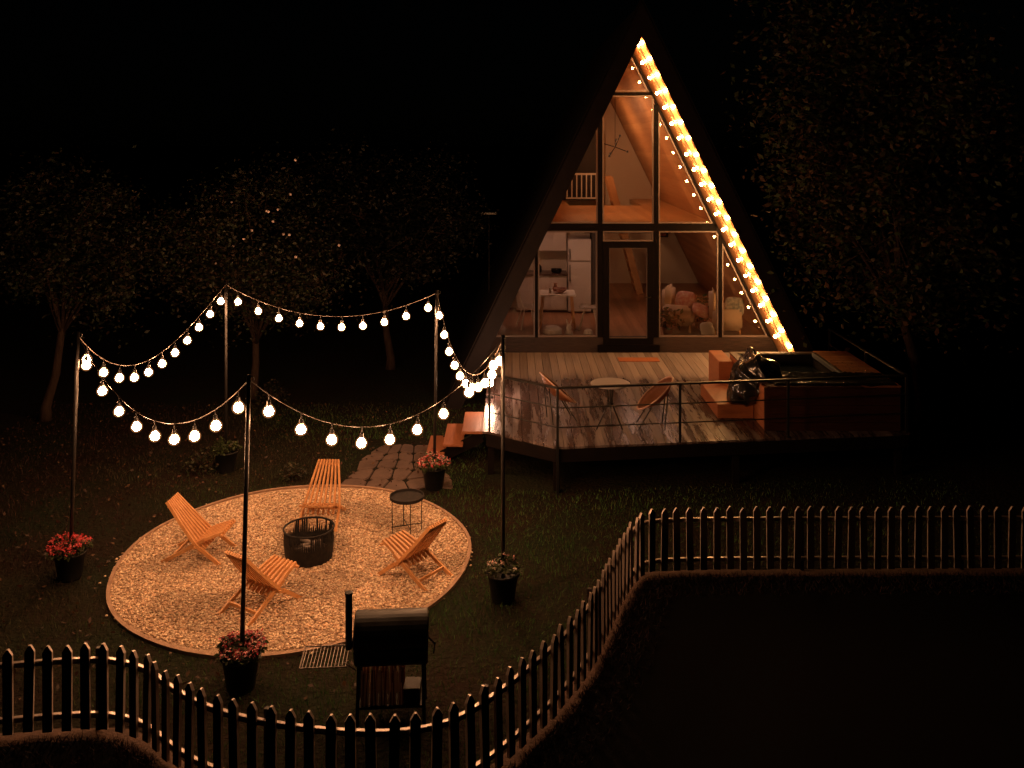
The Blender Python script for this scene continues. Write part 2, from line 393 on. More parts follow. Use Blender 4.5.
T = pal[rng.integers(0,7,n)]*(.72+.40*rng.random((n,1)))*np.array([[1.0,1.03,1.0]])*(1-.25*(np.sin(P[:,0]*2.7+1.3*np.sin(P[:,1]*2.1))*np.cos(P[:,1]*3.3+P[:,0])>.35))[:,None]  # darker patches painted into the tint: shadow pools and uneven gravel
pb = soup('gravel', V.reshape(-1,3), (IF[None]+(np.arange(n)*12)[:,None,None]).reshape(-1,3), np.repeat(T,12,0), 'pebble_tint')
tag(pb, 'pale pebbles spread over the round bed', None, kind='stuff')

# lawn blades inside the fence around the lit circle
def inside_fence(x, y):
    i = np.argmin([abs(p.x-x) for p in path]); return y > path[i].y+.2
pxs = np.array([p.x for p in path]); pys = np.array([p.y for p in path])
n = 95000
gx = rng.uniform(-8.5,6.3,n); gy = rng.uniform(6.8,17,n)
near = pys[np.abs(pxs[None,::6]-gx[:,None]).argmin(1)*6]
d = np.hypot(gx-GC.x, gy-GC.y)
keep = (gy>near+.17)&(d>GR+.05)&~((gx>-.4)&(gy>12.8+np.abs(gx-.6)*.1))&~((gx>-2.4)&(gx<-1.0)&(gy>12.7)&(gy<15.0)&(gx*0+gy>12.7))
dens = np.clip(1.25-d/8, .3, 1); keep &= rng.random(n)<dens
gx, gy = gx[keep], gy[keep]; n=len(gx)
h = .025+.035*rng.random(n)+.02*(np.sin(gx*3.1)*np.cos(gy*2.3)>.3); th = rng.random(n)*2*np.pi; ln = rng.normal(size=(n,2))*.02
B = np.stack([gx,gy,np.zeros(n)],1); W = np.stack([np.cos(th),np.sin(th),np.zeros(n)],1)*.004
V = np.stack([B-W,B+W,B+np.stack([ln[:,0],ln[:,1],h],1)],1).reshape(-1,3)
gr = np.array([(.020,.066,.014),(.032,.080,.018),(.044,.056,.018),(.014,.040,.010)]); br = np.array([(.046,.017,.016),(.022,.012,.012),(.042,.020,.018),(.020,.018,.012)])
pick = rng.integers(0,4,n); lb = np.clip((-gx-1.5)/4+.3*np.sin(gy*1.7+gx),0,1)[:,None]
T = gr[pick]*(1-lb)+br[pick]*lb
T = T*(.7+.6*rng.random((n,1)))*(1.0+.9*(1-lb))
tag(soup('grass', V, np.arange(n*3).reshape(-1,3), np.repeat(T,3,0), 'grass_tint'), 'short green and brown grass around the gravel circle', None, kind='stuff')
# fallen leaves on the left lawn
n=2600; cx_=rng.uniform(-8.5,-1,n); cy_=rng.uniform(8,17,n); k_=(np.hypot(cx_-GC.x,cy_-GC.y)>GR+.08)
near=pys[np.abs(pxs[None,::6]-cx_[:,None]).argmin(1)*6]; k_&=cy_>near+.2
C=np.stack([cx_,cy_,.03+.02*rng.random(n)],1)[k_]
lv=leaves('fallen_leaves', C, .05, [(.07,.03,.018),(.05,.025,.016),(.09,.05,.025),(.035,.02,.012)], 'leaf_tint'); tag(lv,'brown fallen leaves scattered on the lawn',None,kind='stuff')

# scruffy dry tufts at the outer foot of the fence
n=9000; ii=rng.integers(2,len(path)-2,n); tx=np.array([path[i+2].x-path[i-2].x for i in ii]); ty=np.array([path[i+2].y-path[i-2].y for i in ii]); ll=np.hypot(tx,ty)
of=.06+.45*rng.random(n)**2.2; ox=pxs[ii]+ty/ll*of; oy=pys[ii]-tx/ll*of
h=.02+.05*rng.random(n); th=rng.random(n)*2*np.pi; B=np.stack([ox,oy,np.full(n,.004)],1); W=np.stack([np.cos(th),np.sin(th),np.zeros(n)],1)*.005; ln=rng.normal(size=(n,2))*.03
V=np.stack([B-W,B+W,B+np.stack([ln[:,0],ln[:,1],h],1)],1).reshape(-1,3); T=br[rng.integers(0,4,n)]*(.6+.7*rng.random((n,1)))
tag(soup('weeds',V,np.arange(n*3).reshape(-1,3),np.repeat(T,3,0),'grass_tint'),'dry brown weeds along the outer foot of the fence',None,kind='stuff')
# flagstone path from gravel to the steps
bm = bmesh.new(); rs = random.Random(3)
pts = {}
nx_, ny_ = 5, 5
for i in range(nx_+1):
    for j in range(ny_+1):
        u, v = i/nx_, j/ny_
        a0 = gp(338,489).lerp(gp(452,489), u); a1 = gp(378,446).lerp(gp(440,446), u)
        p = a0.lerp(a1, v); p.x += rs.uniform(-.07,.07); p.y += rs.uniform(-.09,.09); pts[i,j]=p
for i in range(nx_):
    for j in range(ny_):
        q=[pts[i,j],pts[i+1,j],pts[i+1,j+1],pts[i,j+1]]; c=sum(q,Vector())/4
        if (Vector((c.x,c.y))-GC).length < GR+.12: continue
        poly=[]
        for k in range(4):
            a_=q[k]; b_=q[(k+1)%4]; poly.append(a_.lerp(b_,.12+rs.random()*.1)); poly.append(a_.lerp(b_,.85))
        zt=.012+rs.random()*.008; poly=[c+(p-c)*.93 for p in poly]
        lo=[bm.verts.new((p.x,p.y,0)) for p in poly]; hi=[bm.verts.new((c.x+(p.x-c.x)*.96,c.y+(p.y-c.y)*.96,zt)) for p in poly]
        bm.faces.new(hi)
        for k in range(8): bm.faces.new((lo[k],lo[(k+1)%8],hi[(k+1)%8],hi[k]))
tag(obj('path', bm, 'stone'), 'irregular flagstone path between gravel circle and steps', None, kind='structure')

# ------------------------------------------------------------------ fence
fence = thing('picket_fence', 'dark metal picket fence curving in front of the lawn', 'fence')
PW, PT, PH, STEP = .076, .012, .77, .152
def picket_bm():
    bm = bmesh.new(); w_=PW/2; z0=.07
    prof=[(-w_,z0),(w_,z0),(w_,PH-.05),(w_*.2,PH),(-w_*.2,PH),(-w_,PH-.05)]
    prism(bm, prof, -.012, .014)
    bm.normal_update()
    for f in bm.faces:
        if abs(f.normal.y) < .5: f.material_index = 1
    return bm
p0 = obj('picket', picket_bm(), ['fence_paint','edge_highlight'], fence)
sp_ = smooth_path(fp, STEP); pick_n=0
def tangent(i, L):
    a=L[max(i-1,0)]; b=L[min(i+1,len(L)-1)]; t=(b-a); t.z=0; return t.normalized()
posts=[]
for i,p in enumerate(sp_):
    t=tangent(i,sp_)
    o = p0 if pick_n==0 else p0.copy()
    if pick_n: col.objects.link(o); o.parent=fence
    nrm=Vector((t.y,-t.x,0))
    o.location=(p.x+nrm.x*.02,p.y+nrm.y*.02,random.uniform(-.012,.008)); o.rotation_euler=(random.uniform(-.02,.02),random.uniform(-.018,.018),math.atan2(t.y,t.x)+random.uniform(-.03,.03)); pick_n+=1
    if i%12==8: posts.append((p+t*STEP/2,math.atan2(t.y,t.x)))
print('pickets', pick_n)
for z in (.62,.17):
    bm=bmesh.new(); pr=None
    for i in range(0,len(path),2):
        t=tangent(i,path); nr=Vector((t.y,-t.x,0)); p=path[i]
        row=[bm.verts.new(p+nr*a+Vector((0,0,z+b))) for a,b in ((.008,-.02),(.008,.017),(.004,.02),(-.024,.02),(-.028,.016),(-.028,-.02))]
        if pr:
            for k in range(6): bm.faces.new((pr[k],row[k],row[(k+1)%6],pr[(k+1)%6]))
        pr=row
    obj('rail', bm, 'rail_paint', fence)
for p,a in posts:
    o=obj('post', BX(-.02,.02,-.02,.02,0,.70,bevel=.003), 'fence_paint', fence); o.location=p+Vector((math.sin(-a)*.0,0,0)); n_=Vector((math.sin(a),-math.cos(a),0)); o.location=Vector((p.x,p.y,0))-n_*.055; o.rotation_euler=(0,0,a)

# ------------------------------------------------------------------ poles, planters, strings
bases = {1:(gp(241,688),(249,375)),2:(gp(70,578),(78,332)),3:(gp(226,471),(226,282)),4:(gp(434,488),(437,290)),5:(gp(503,600),(503,335))}
plabel={1:'black light pole in front of the gravel circle, nearest the grill',2:'leftmost black light pole, in a bucket of red flowers',3:'black light pole at the back left, before the trees',4:'black light pole beside the wooden steps',5:'black light pole in front of the deck corner'}
tops={}
fl_red=[(.55,.05,.06),(.62,.08,.08),(.45,.03,.05),(.7,.2,.2)]; fl_mix=[(.55,.05,.08),(.6,.25,.25),(.3,.03,.06),(.7,.45,.4)]; fl_white=[(.6,.5,.45),(.6,.3,.3),(.45,.4,.3)]
pl={1:('black bucket of dark red flowers at the front pole',fl_mix,190),2:('black bucket of bright red flowers at the leftmost pole',fl_red,230),3:('dark leafy bucket plant at the back left pole',fl_red[:1],8),4:('black bucket of red flowers beside the wooden steps',fl_red+fl_white,230),5:('black bucket with a few pale blossoms on the lawn right of the gravel',fl_white,22)}
for k,(b,tp) in bases.items():
    s=F/b.y; top=Vector(((tp[0]-CX)/s, b.y, CH-(tp[1]-HY)/s)); tops[k]=top
    po=thing('light_pole', plabel[k], 'pole', b, group='poles carrying the string lights')
    r=top-b
    obj('shaft', tube(bmesh.new(), [Vector((0,0,.02)), r], .021, 12), 'pole_metal', po, smooth=True)
    bm=bmesh.new(); tube(bm,[r+Vector((.0,0,-.06)),r+Vector((.045,0,-.05)),r+Vector((.05,0,-.02)),r+Vector((.02,0,-.01))],.004,6)
    obj('hook', bm, 'black_metal', po)
    lab,fc,nf=pl[k]
    pt=thing('flower_bucket', lab, 'planter', b, group='flower buckets at the pole feet')
    obj('pot', lathe(bmesh.new(), [(.12,.0),(.125,.02),(.165,.28),(.18,.285),(.18,.305),(.16,.305),(.155,.25),(.03,.24)], 28), 'pot', pt, smooth=True)
    m_=320 if k==5 else 700; th=rng.random(m_)*2*np.pi; rr=np.sqrt(rng.random(m_))*.2
    if k in (2,4): rr*=1.15
    zz=.29+.13*rng.random(m_)*(1-(rr/.26)**2)+.02
    # clumps of uneven height
    zz+=.05*np.maximum(0,np.sin(th*2+k))
    C=np.stack([rr*np.cos(th),rr*np.sin(th),zz],1)
    leaves('foliage', C, .05, [(.03,.045,.015),(.045,.065,.02),(.03,.03,.015)], 'leaf_tint', pt)
    if nf>8:
        idx=rng.integers(0,m_,nf); Cf=C[idx]+np.array([0,0,.035])
        cc=[]
        for c in Cf: cc+= [c+rng.normal(size=3)*.006 for _ in range(6)]
        leaves('blossom', np.array(cc), .024, fc, 'petal_tint', pt)

# bulb meshes
def bulb_mesh(name, r, m, seg=2):
    bm=bmesh.new(); bmesh.ops.create_icosphere(bm, subdivisions=seg, radius=r)
    for v in bm.verts:
        if v.co.z>.2*r: 
            t=(v.co.z/r-.2)/.8; v.co.x*=1-.25*t; v.co.y*=1-.25*t; v.co.z*=1+.25*t
    me=bpy.data.meshes.new(name); bm.to_mesh(me); bm.free(); me.materials.append(MATS[m])
    for p in me.polygons: p.use_smooth=True
    return me
BULB=bulb_mesh('bulb', .044, 'bulb_glow')
GLOBE=bulb_mesh('halo_globe', .060, 'halo_glass',3)
RB=bulb_mesh('bulb', .031, 'roof_bulb_glow',2)
RA=bulb_mesh('bulb', .032, 'roof_bulb_glow',2)
bm=bmesh.new(); lathe(bm,[(.012,.050),(.019,.052),(.019,.095),(.008,.105),(.004,.12),(.004,.16)],12)
SOCK=bpy.data.meshes.new('socket'); bm.to_mesh(SOCK); bm.free(); SOCK.materials.append(MATS['black_metal'])
bm=bmesh.new(); lathe(bm,[(.008,.026),(.013,.028),(.013,.05),(.004,.055)],10)
SOCK2=bpy.data.meshes.new('socket'); bm.to_mesh(SOCK2); bm.free(); SOCK2.materials.append(MATS['black_metal'])
def string(k1,k2,sag,n,label,t0=.5,skew=0.):
    a,b=tops[k1]+Vector((0,0,-.04)),tops[k2]+Vector((0,0,-.04))
    st=thing('string_lights', label, 'string lights', a, group='strings of round bulbs between the poles')
    def P(t):
        tt=t+skew*t*(1-t); p=a.lerp(b,t)-a; p.z-=4*sag*tt*(1-tt); return p
    obj('wire', tube(bmesh.new(), [P(i/40) for i in range(41)], .0045, 6), 'cable', st)
    for i in range(n):
        t=(i+t0)/n; p=P(t); o=bpy.data.objects.new('bulb',BULB); col.objects.link(o); o.parent=st; o.location=p+Vector((0,0,-.155))
        o.rotation_euler=(random.uniform(-.06,.06),random.uniform(-.06,.06),0)
        s=bpy.data.objects.new('socket',SOCK); col.objects.link(s); s.parent=o
        g_=bpy.data.objects.new('halo_globe',GLOBE); col.objects.link(g_); g_.parent=o
string(2,1,.66,9,'front left string of glowing bulbs sagging over the lawn edge',.55)
string(2,3,.62,11,'back left string of glowing bulbs below the trees',.5,.45)
string(3,4,.40,10,'rear string of glowing bulbs between the two back poles',.6)
string(4,5,.72,11,'right string of glowing bulbs bunched before the deck corner',.55)
string(1,5,.66,9,'front string of glowing bulbs hanging over the fire pit',.6)

# ------------------------------------------------------------------ stick chairs
def add_object_tone(m, amt=.25):
    N=m.node_tree.nodes; L=m.node_tree.links; b=N['Principled BSDF']; src=b.inputs['Base Color'].links[0].from_socket
    oi=N.new('ShaderNodeObjectInfo'); mr=N.new('ShaderNodeMapRange'); L.new(oi.outputs['Random'],mr.inputs[0]); mr.inputs[3].default_value=1-amt; mr.inputs[4].default_value=1+amt*.4
    v=N.new('ShaderNodeVectorMath'); v.operation='SCALE'; L.new(src,v.inputs[0]); L.new(mr.outputs[0],v.inputs['Scale']); L.new(v.outputs[0],b.inputs['Base Color'])
add_object_tone(MATS['chair_wood'])
def chair(label, loc, rz):
    t=thing('stick_chair', label, 'chair', loc, rz, 'folding wooden stick chairs around the fire pit')
    N_=8; bw,tw,sw=.52,.29,.42
    bm=bmesh.new()
    for i in range(N_):
        u=(i+.5)/N_-.5
        pts=[(.09,bw*u,.15),(.0,bw*u,.235),(-.19,(bw*.55+tw*.45)*u,.45),(-.38,tw*u,.68)]
        for p,q in zip(pts,pts[1:]): bar(bm,p,q,.024,.036,up=(1,0,.7))
    bar(bm,(-.355,-tw/2,.63),(-.355,tw/2,.63),.02,.03)
    obj('backrest', bm, 'chair_wood', t)
    bm=bmesh.new()
    for i in range(N_-1):
        u=(i+1)/N_-.5
        pts=[(-.09,bw*u,.175),(.02,bw*u,.245),(.16,(bw+sw)/2*u,.305),(.32,sw*u,.36)]
        for p,q in zip(pts,pts[1:]): bar(bm,p,q,.024,.034,up=(-.4,0,1))
    bar(bm,(.305,-sw/2,.335),(.305,sw/2,.335),.03,.02)
    obj('seat', bm, 'chair_wood', t)
    for s in (-1,1):
        obj('leg', bar(bmesh.new(), (.06,s*.235,.195),(.30,s*.24,.012),.026,.04), 'chair_wood', t)
        obj('leg', bar(bmesh.new(), (.10,s*.20,.28),(-.40,s*.215,.012),.026,.04), 'chair_wood', t)
    bm=bmesh.new(); bar(bm,(.0,-.26,.205),(.0,.26,.205),.025); bar(bm,(-.27,-.215,.085),(-.27,.215,.085),.02,.03)
    obj('crossbar', bm, 'chair_wood', t)
    return t
fpit=gp(309,559)
def face(p,q): return math.atan2(q.y-p.y,q.x-p.x)
c=gp(322,523); chair('wooden stick chair at the back of the gravel, facing the camera', c, R(-92))
c=gp(203,556); chair('wooden stick chair on the left of the gravel, facing right', c, R(-4))
c=gp(263,605); chair('wooden stick chair nearest the camera, its back to us', c, R(58))
c=gp(413,575); chair('wooden stick chair on the right of the gravel beside the black table', c, R(143))

# fire pit
ft=thing('fire_pit', 'black metal fire pit drum with cut-out rim on the gravel', 'fire pit', fpit)
bm=lathe(bmesh.new(),[(.25,.02),(.27,.02),(.29,.20),(.282,.20),(.265,.06),(.02,.05)],36); obj('bowl', bm, 'soot_metal', ft, smooth=False)
obj('ash', lathe(bmesh.new(),[(.262,.085),(.15,.11),(.02,.12)],28), 'ash', ft, smooth=True)
bm=bmesh.new(); rs=random.Random(5); k=0; nseg=72
for i in range(nseg):
    a0=2*math.pi*i/nseg; 
    h_=.04+.11*abs(noise.noise(Vector((i*.21,2.2,0))))*2.6
    if rs.random()<.18: h_=.17
    a1=a0+2*math.pi/nseg*.96
    rr0,rr1=.290,.284
    vs=[bm.verts.new((r_*math.cos(a),r_*math.sin(a),z)) for r_ in (rr0,rr1) for a,z in ((a0,.20),(a1,.20),((a0+a1)/2 if h_<.16 else a1,.20+min(h_,.165)),(a0+.2*(a1-a0),.20+min(h_,.165)))]
    for f in ((0,1,2,3),(7,6,5,4),(0,4,5,1),(1,5,6,2),(2,6,7,3),(3,7,4,0)): bm.faces.new([vs[q] for q in f])
obj('cutout_band', bm, 'soot_metal', ft, label='band of upright cut-out tree shapes')
bm=bmesh.new(); tube(bm,[(.29*math.cos(2*math.pi*i/36),.29*math.sin(2*math.pi*i/36),.37) for i in range(37)],.012,8,cap=False); obj('rim', bm, 'soot_metal', ft, smooth=True)
for a in (30,150,270):
    a=R(a); obj('leg', BX(-.015,.015,-.015,.015,.012,.05), 'soot_metal', ft).location=(.2*math.cos(a),.2*math.sin(a),0)
bm=bmesh.new()
for a,b,z in ((-.15,-.1,.14),(.1,.15,.15),(-.12,.14,.17)): tube(bm,[(a,b,z),(-a*.9,-b*.3,z+.02)],.022,8)
lg=obj('charred_log', bm, 'ash'); lg.location=fpit; tag(lg,'charred logs lying inside the fire pit','firewood')

# side table
sp=gp(407,533); st=thing('side_table', 'small round black table on thin wire legs by the right chair', 'table', sp)
obj('tabletop', lathe(bmesh.new(),[(.02,.43),(.2,.43),(.215,.44),(.215,.475),(.205,.475),(.2,.447),(.02,.447)],32), 'soot_metal', st, smooth=False)
for i in range(4):
    a=R(20+90*i); obj('leg', tube(bmesh.new(),[(.19*math.cos(a),.19*math.sin(a),.43),(.185*math.cos(a),.185*math.sin(a),.012)],.0055,6), 'black_metal', st)
bm=bmesh.new(); bar(bm,(.185*math.cos(R(20)),.185*math.sin(R(20)),.10),(.185*math.cos(R(200)),.185*math.sin(R(200)),.10),.008); bar(bm,(.185*math.cos(R(110)),.185*math.sin(R(110)),.11),(.185*math.cos(R(290)),.185*math.sin(R(290)),.11),.008); obj('stretcher', bm, 'black_metal', st)

# grill
gl=gp(392,712); g=thing('barrel_grill', 'black barrel grill with chimney and wire side shelf by the fence', 'grill', gl, R(4))
bm=bmesh.new()
def barrel(bm,x0,x1,zc,r,a0,a1,n=18):
    rows=[]
    for x in (x0,x0+.012,x1-.012,x1):
        rr=r-.012 if x in (x0,x1) else r
        rows.append([bm.verts.new((x,rr*math.cos(a0+(a1-a0)*k/n),zc+rr*math.sin(a0+(a1-a0)*k/n))) for k in range(n+1)])
    for a,b in zip(rows,rows[1:]):
        for k in range(n): bm.faces.new((a[k],b[k],b[k+1],a[k+1]))
    bm.faces.new(rows[0]); bm.faces.new(rows[-1][::-1])
barrel(bm,-.31,.31,.64,.21,R(182),R(358)); obj('firebox', bm, 'grill_metal', g, smooth=False)
bm=bmesh.new(); barrel(bm,-.315,.315,.65,.215,R(2),R(178)); obj('lid', bm, 'grill_metal', g)
bm=bmesh.new(); tube(bm,[(-.2,.215,.70),(-.2,.25,.72),(.2,.25,.72),(.2,.215,.70)],.009,8); obj('handle', bm, 'black_metal', g)
bm=lathe(bmesh.new(),[(.03,.55),(.03,1.02),(.036,1.02),(.036,1.035),(.02,1.04)],14,(-.37,.02,0)); obj('chimney', bm, 'grill_metal', g, smooth=False)
obj('elbow', bar(bmesh.new(),(-.37,.02,.6),(-.3,.02,.6),.05), 'grill_metal', g)
for x in (-.27,.27):
    for y in (-.15,.15): obj('leg', bar(bmesh.new(),(x,y*.9,.5),(x*1.04,y*1.2,.0),.028), 'grill_metal', g)
bm=bmesh.new(); tube(bm,[(.315,-.05,.66),(.37,-.05,.60),(.36,-.12,.56)],.008,8); obj('crank', bm, 'black_metal', g)
obj('bottom_shelf', BX(-.27,.27,-.15,.15,.12,.14), 'grill_metal', g)
bm=bmesh.new()
for i in range(13): 
    x=-.74+.03*i; tube(bm,[(x,-.17,.50),(x,.16,.50)],.003,5)
for y in (-.17,.16): tube(bm,[(-.76,y,.502),(-.36,y,.502)],.006,6)
tube(bm,[(-.76,-.17,.502),(-.76,.16,.502)],.006,6)
tube(bm,[(-.40,-.1,.50),(-.30,-.08,.42)],.006,6)
mat('chrome_wire',(.25,.22,.2),.35,.6); obj('side_shelf', bm, 'chrome_wire', g)
# kindling standing on the shelf
kb=thing('kindling_bundle','upright pale and red wooden sticks under the barrel grill','firewood',gl+Vector((-.08,0,.142)),R(4))
mat('stick_pale',(.62,.48,.36),.7,var=(.75,.62,.48),scale=10); mat('stick_red',(.22,.06,.04),.7)
for m_,off in (('stick_pale',0),('stick_red',1)):
    bm=bmesh.new(); rs=random.Random(9+off)
    for i in range(14):
        x=-.17+.026*i+off*.012
        if (i+off)%3==0 and off: continue
        bar(bm,(x,-.13+rs.uniform(-.01,.01),0),(x+rs.uniform(-.01,.02),-.11+rs.uniform(-.01,.02),.28+rs.uniform(-.03,.01)),.014,.014)
        bar(bm,(x,.05,0),(x,.08,.29),.014,.014)
    obj('stick_row', bm, m_, kb)
o=obj('ash_box', BX(-.07,.07,-.09,.09,0,.13,bevel=.006), 'grill_metal'); o.location=gl+Vector((.18,-.03,.141)); tag(o,'small black metal box beside the sticks under the grill','box')

# ------------------------------------------------------------------ deck
deck=thing('wooden_deck','raised plank deck in front of the glazed gable, wet from rain','deck')
plank_mat('deck_boards',(.125,.102,.10),(.31,.265,.26),.145,'X',.55,(40,1.2,40),wet=16.9,bump=.5)
FL=(-.36,13.4); FM=(.62,12.72); FRt=(5.78,13.32); XL=-.45
def yfront(x):
    if x<FM[0]: return FL[1]+(x-FL[0])*(FM[1]-FL[1])/(FM[0]-FL[0])
    return FM[1]+(x-FM[0])*(FRt[1]-FM[1])/(FRt[0]-FM[0])
bm=bmesh.new(); x=-.43
while x<5.75:
    x1=min(x+.138,5.78); ya,yb=yfront(max(x,FL[0])),yfront(max(x1,FL[0])); z=DZ+random.uniform(-.002,.002); j=random.uniform(0,.012)
    vs=[bm.verts.new(v) for v in ((x,ya+j,z),(x1,yb+j,z),(x1,18.31,z),(x,18.31,z),(x,ya+j,z-.03),(x1,yb+j,z-.03),(x1,18.31,z-.03),(x,18.31,z-.03))]
    for f in ((0,1,2,3),(4,5,1,0),(5,6,2,1),(7,4,0,3)): bm.faces.new([vs[i] for i in f])
    x+=.145
obj('planks', bm, 'deck_boards', deck)
bm=bmesh.new()
cr=[(-.40,18.3),(FL[0],FL[1]+.03),(FM[0],FM[1]+.03),(FRt[0]-.02,FRt[1]+.03),(5.76,18.3)]
for a,b in zip(cr,cr[1:]): bar(bm,(*a,DZ-.125),(*b,DZ-.125),.04,.18)
mat('rim_board',(.005,.004,.004),.8,var=(.009,.006,.005),scale=6,spec=.05); obj('rim_beam', bm, 'rim_board', deck)
for (x,y) in ((FL[0]+.05,FL[1]+.1),(FM[0],FM[1]+.1),(3.2,13.15),(5.65,13.45),(-.33,15.5),(-.33,17.8),(5.65,16)):
    obj('support_post', BX(x-.045,x+.045,y-.045,y+.045,0,DZ-.22), 'rim_board', deck)
# railing
rl=thing('deck_railing','thin black metal railing along the front and right of the deck','railing')
A=Vector((FL[0]+.03,FL[1]+.02,DZ)); B_=Vector((FM[0]+.01,FM[1]+.03,DZ)); C_=Vector((FRt[0]-.04,FRt[1]+.04,DZ)); D_=Vector((5.74,16.6,DZ)); E_=Vector((3.95,13.13,DZ)); G_=Vector((2.37,12.95,DZ))
for p in (A,B_,G_,E_,C_,D_,Vector((5.74,14.9,DZ))):
    if p is B_: obj('post', bar(bmesh.new(),(p.x,p.y-.055,0),(p.x,p.y-.055,DZ+.83),.036), 'black_metal', rl)
    else: obj('post', bar(bmesh.new(),p,p+Vector((0,0,.82)),.034), 'black_metal', rl)
for h_,r_ in ((.83,.02),(.55,.0095),(.28,.0095)):
    bm=bmesh.new(); pts=[A,B_+Vector((0,-.055,0)),C_,D_]
    for p,q in zip(pts,pts[1:]):
        z=Vector((0,0,h_)); d=(q-p).normalized()
        if h_>.8: bar(bm,p+z-d*.017,q+z+d*.017,.045,.028)
        else: tube(bm,[p+z,q+z],r_,8)
    obj('top_rail' if h_>.8 else 'wire_rail', bm, 'black_metal', rl)
pla=thing('deck_lantern','bright glowing globe lantern low on the deck edge at the top of the steps','lantern',(-.37,15.15,DZ+.003))
obj('base', lathe(bmesh.new(),[(.06,0),(.06,.02),(.02,.03),(.02,.16),(.035,.175),(.035,.19)],16), 'black_metal', pla)
g_=bmesh.new(); bmesh.ops.create_icosphere(g_,subdivisions=3,radius=.062); emis('globe_glow',(1,.52,.32),340); o=obj('globe', g_, 'globe_glow', pla, smooth=True); o.location=(0,0,.245)
# steps down to the path
stp=thing('wooden_steps','reddish wooden steps going down left of the deck','steps')
for x0,x1,y0,y1,z in ((-.76,-.44,13.9,14.9,.49),(-1.04,-.74,13.8,14.8,.33),(-1.30,-1.02,13.7,14.7,.17)):
    obj('tread', BX(x0,x1,y0,y1,z-.04,z,bevel=.004), 'step_wood', stp)
    
for y in (13.95,14.65):
    obj('stringer', bar(bmesh.new(),(-.46,y,.40),(-1.22,y,.02),.04,.16), 'rim_board', stp)
o=obj('doormat', BX(0,.78,0,.30,0,.012,bevel=.004), 'mat_rust'); o.location=(2.05,17.55,DZ+.003); tag(o,'rust orange doormat lying before the glass door','doormat')

# bistro set
bt=thing('bistro_table','round grey bistro table on thin black legs behind the railing','table',(1.43,13.35,DZ+.003))
obj('tabletop', lathe(bmesh.new(),[(.02,.70),(.275,.70),(.285,.71),(.285,.72),(.275,.727),(.02,.727)],36), mat('table_top',(.50,.48,.48),.35,.3), bt)
for i in range(3):
    a=R(30+120*i); obj('leg', tube(bmesh.new(),[(.05*math.cos(a),.05*math.sin(a),.70),(.03*math.cos(a),.03*math.sin(a),.42),(.22*math.cos(a),.22*math.sin(a),.01)],.011,8), 'black_metal', bt)
obj('collar', lathe(bmesh.new(),[(.02,.40),(.045,.40),(.045,.44),(.02,.44)],14), 'black_metal', bt)
def round_chair(label,loc,rz):
    t=thing('rattan_chair',label,'chair',loc,rz,'round rattan chairs at the bistro table')
    t.scale=(1.12,1.12,1.08)
    c=Vector((-.06,0,.47)); tilt=Matrix.Rotation(R(42),3,'Y')
    def T(r_,a,d=0): return c+tilt@Vector((r_*math.cos(a),r_*math.sin(a),d))
    bm=tube(bmesh.new(),[T(.31,2*math.pi*i/40) for i in range(41)],.012,8,cap=False); obj('ring_frame', bm, 'ring_metal', t, smooth=True)
    bm=bmesh.new(); rows=[]
    for r_,d in ((.30,0),(.24,-.05),(.15,-.10),(.06,-.12),(.005,-.12)): rows.append([bm.verts.new(T(r_,2*math.pi*k/32,d)) for k in range(32)])
    for a,b in zip(rows,rows[1:]):
        for k in range(32): bm.faces.new((a[k],a[(k+1)%32],b[(k+1)%32],b[k]))
    bmesh.ops.solidify(bm,geom=list(bm.faces),thickness=.012)
    obj('seat_shell', bm, 'rattan', t, smooth=True)
    for i in range(4):
        a=R(45+90*i); s=T(.2,a,-.08); obj('leg', tube(bmesh.new(),[s,Vector((.24*math.cos(a),.24*math.sin(a),.01))],.009,8), 'black_metal', t)
    return t
round_chair('round rattan chair right of the bistro table, seat ring tilted up',(2.05,13.6,DZ+.003),R(176))
round_chair('round rattan chair at the deck corner left of the bistro table',(.76,13.9,DZ+.003),R(12))

# hot tub
tub=thing('hot_tub','square wood-clad hot tub sunk in a box at the right of the deck','hot tub')
X0,X1,Y0,Y1,Z0,Z1=3.70,5.68,13.42,15.6,DZ+.003,1.28
bm=bmesh.new()
for i in range(5):
    z=Z0+i*(Z1-Z0)/5; zz=z+(Z1-Z0)/5-.006
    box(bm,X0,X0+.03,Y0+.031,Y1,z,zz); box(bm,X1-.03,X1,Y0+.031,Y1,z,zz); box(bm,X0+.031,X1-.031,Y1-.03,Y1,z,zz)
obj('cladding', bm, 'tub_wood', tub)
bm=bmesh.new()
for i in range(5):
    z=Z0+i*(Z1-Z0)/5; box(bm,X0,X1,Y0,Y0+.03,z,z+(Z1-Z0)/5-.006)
mat('tub_front', (.024,.009,.006), .5, spec=.25, var=(.055,.02,.012), scale=3, stretch=(1.5,1.5,14))  # front boards get a darker tone than the side cladding
obj('cladding', bm, 'tub_front', tub, label='front boards in a darker brown')
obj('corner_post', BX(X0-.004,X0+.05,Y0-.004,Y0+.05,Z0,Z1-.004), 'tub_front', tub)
plank_mat('ledge_boards',(.20,.08,.04),(.42,.2,.1),.11,'Y',.3,(2,30,30),bump=.6)
bm=bmesh.new(); y=Y0+.02
while y<Y1-.05: box(bm,5.12,X1+.02,y,y+.102,Z1,Z1+.025); y+=.11
obj('ledge', bm, 'ledge_boards', tub)
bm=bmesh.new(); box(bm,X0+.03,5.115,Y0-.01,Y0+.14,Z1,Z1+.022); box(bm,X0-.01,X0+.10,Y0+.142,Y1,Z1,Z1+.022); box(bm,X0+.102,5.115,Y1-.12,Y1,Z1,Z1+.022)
obj('rim', bm, 'tub_front', tub)
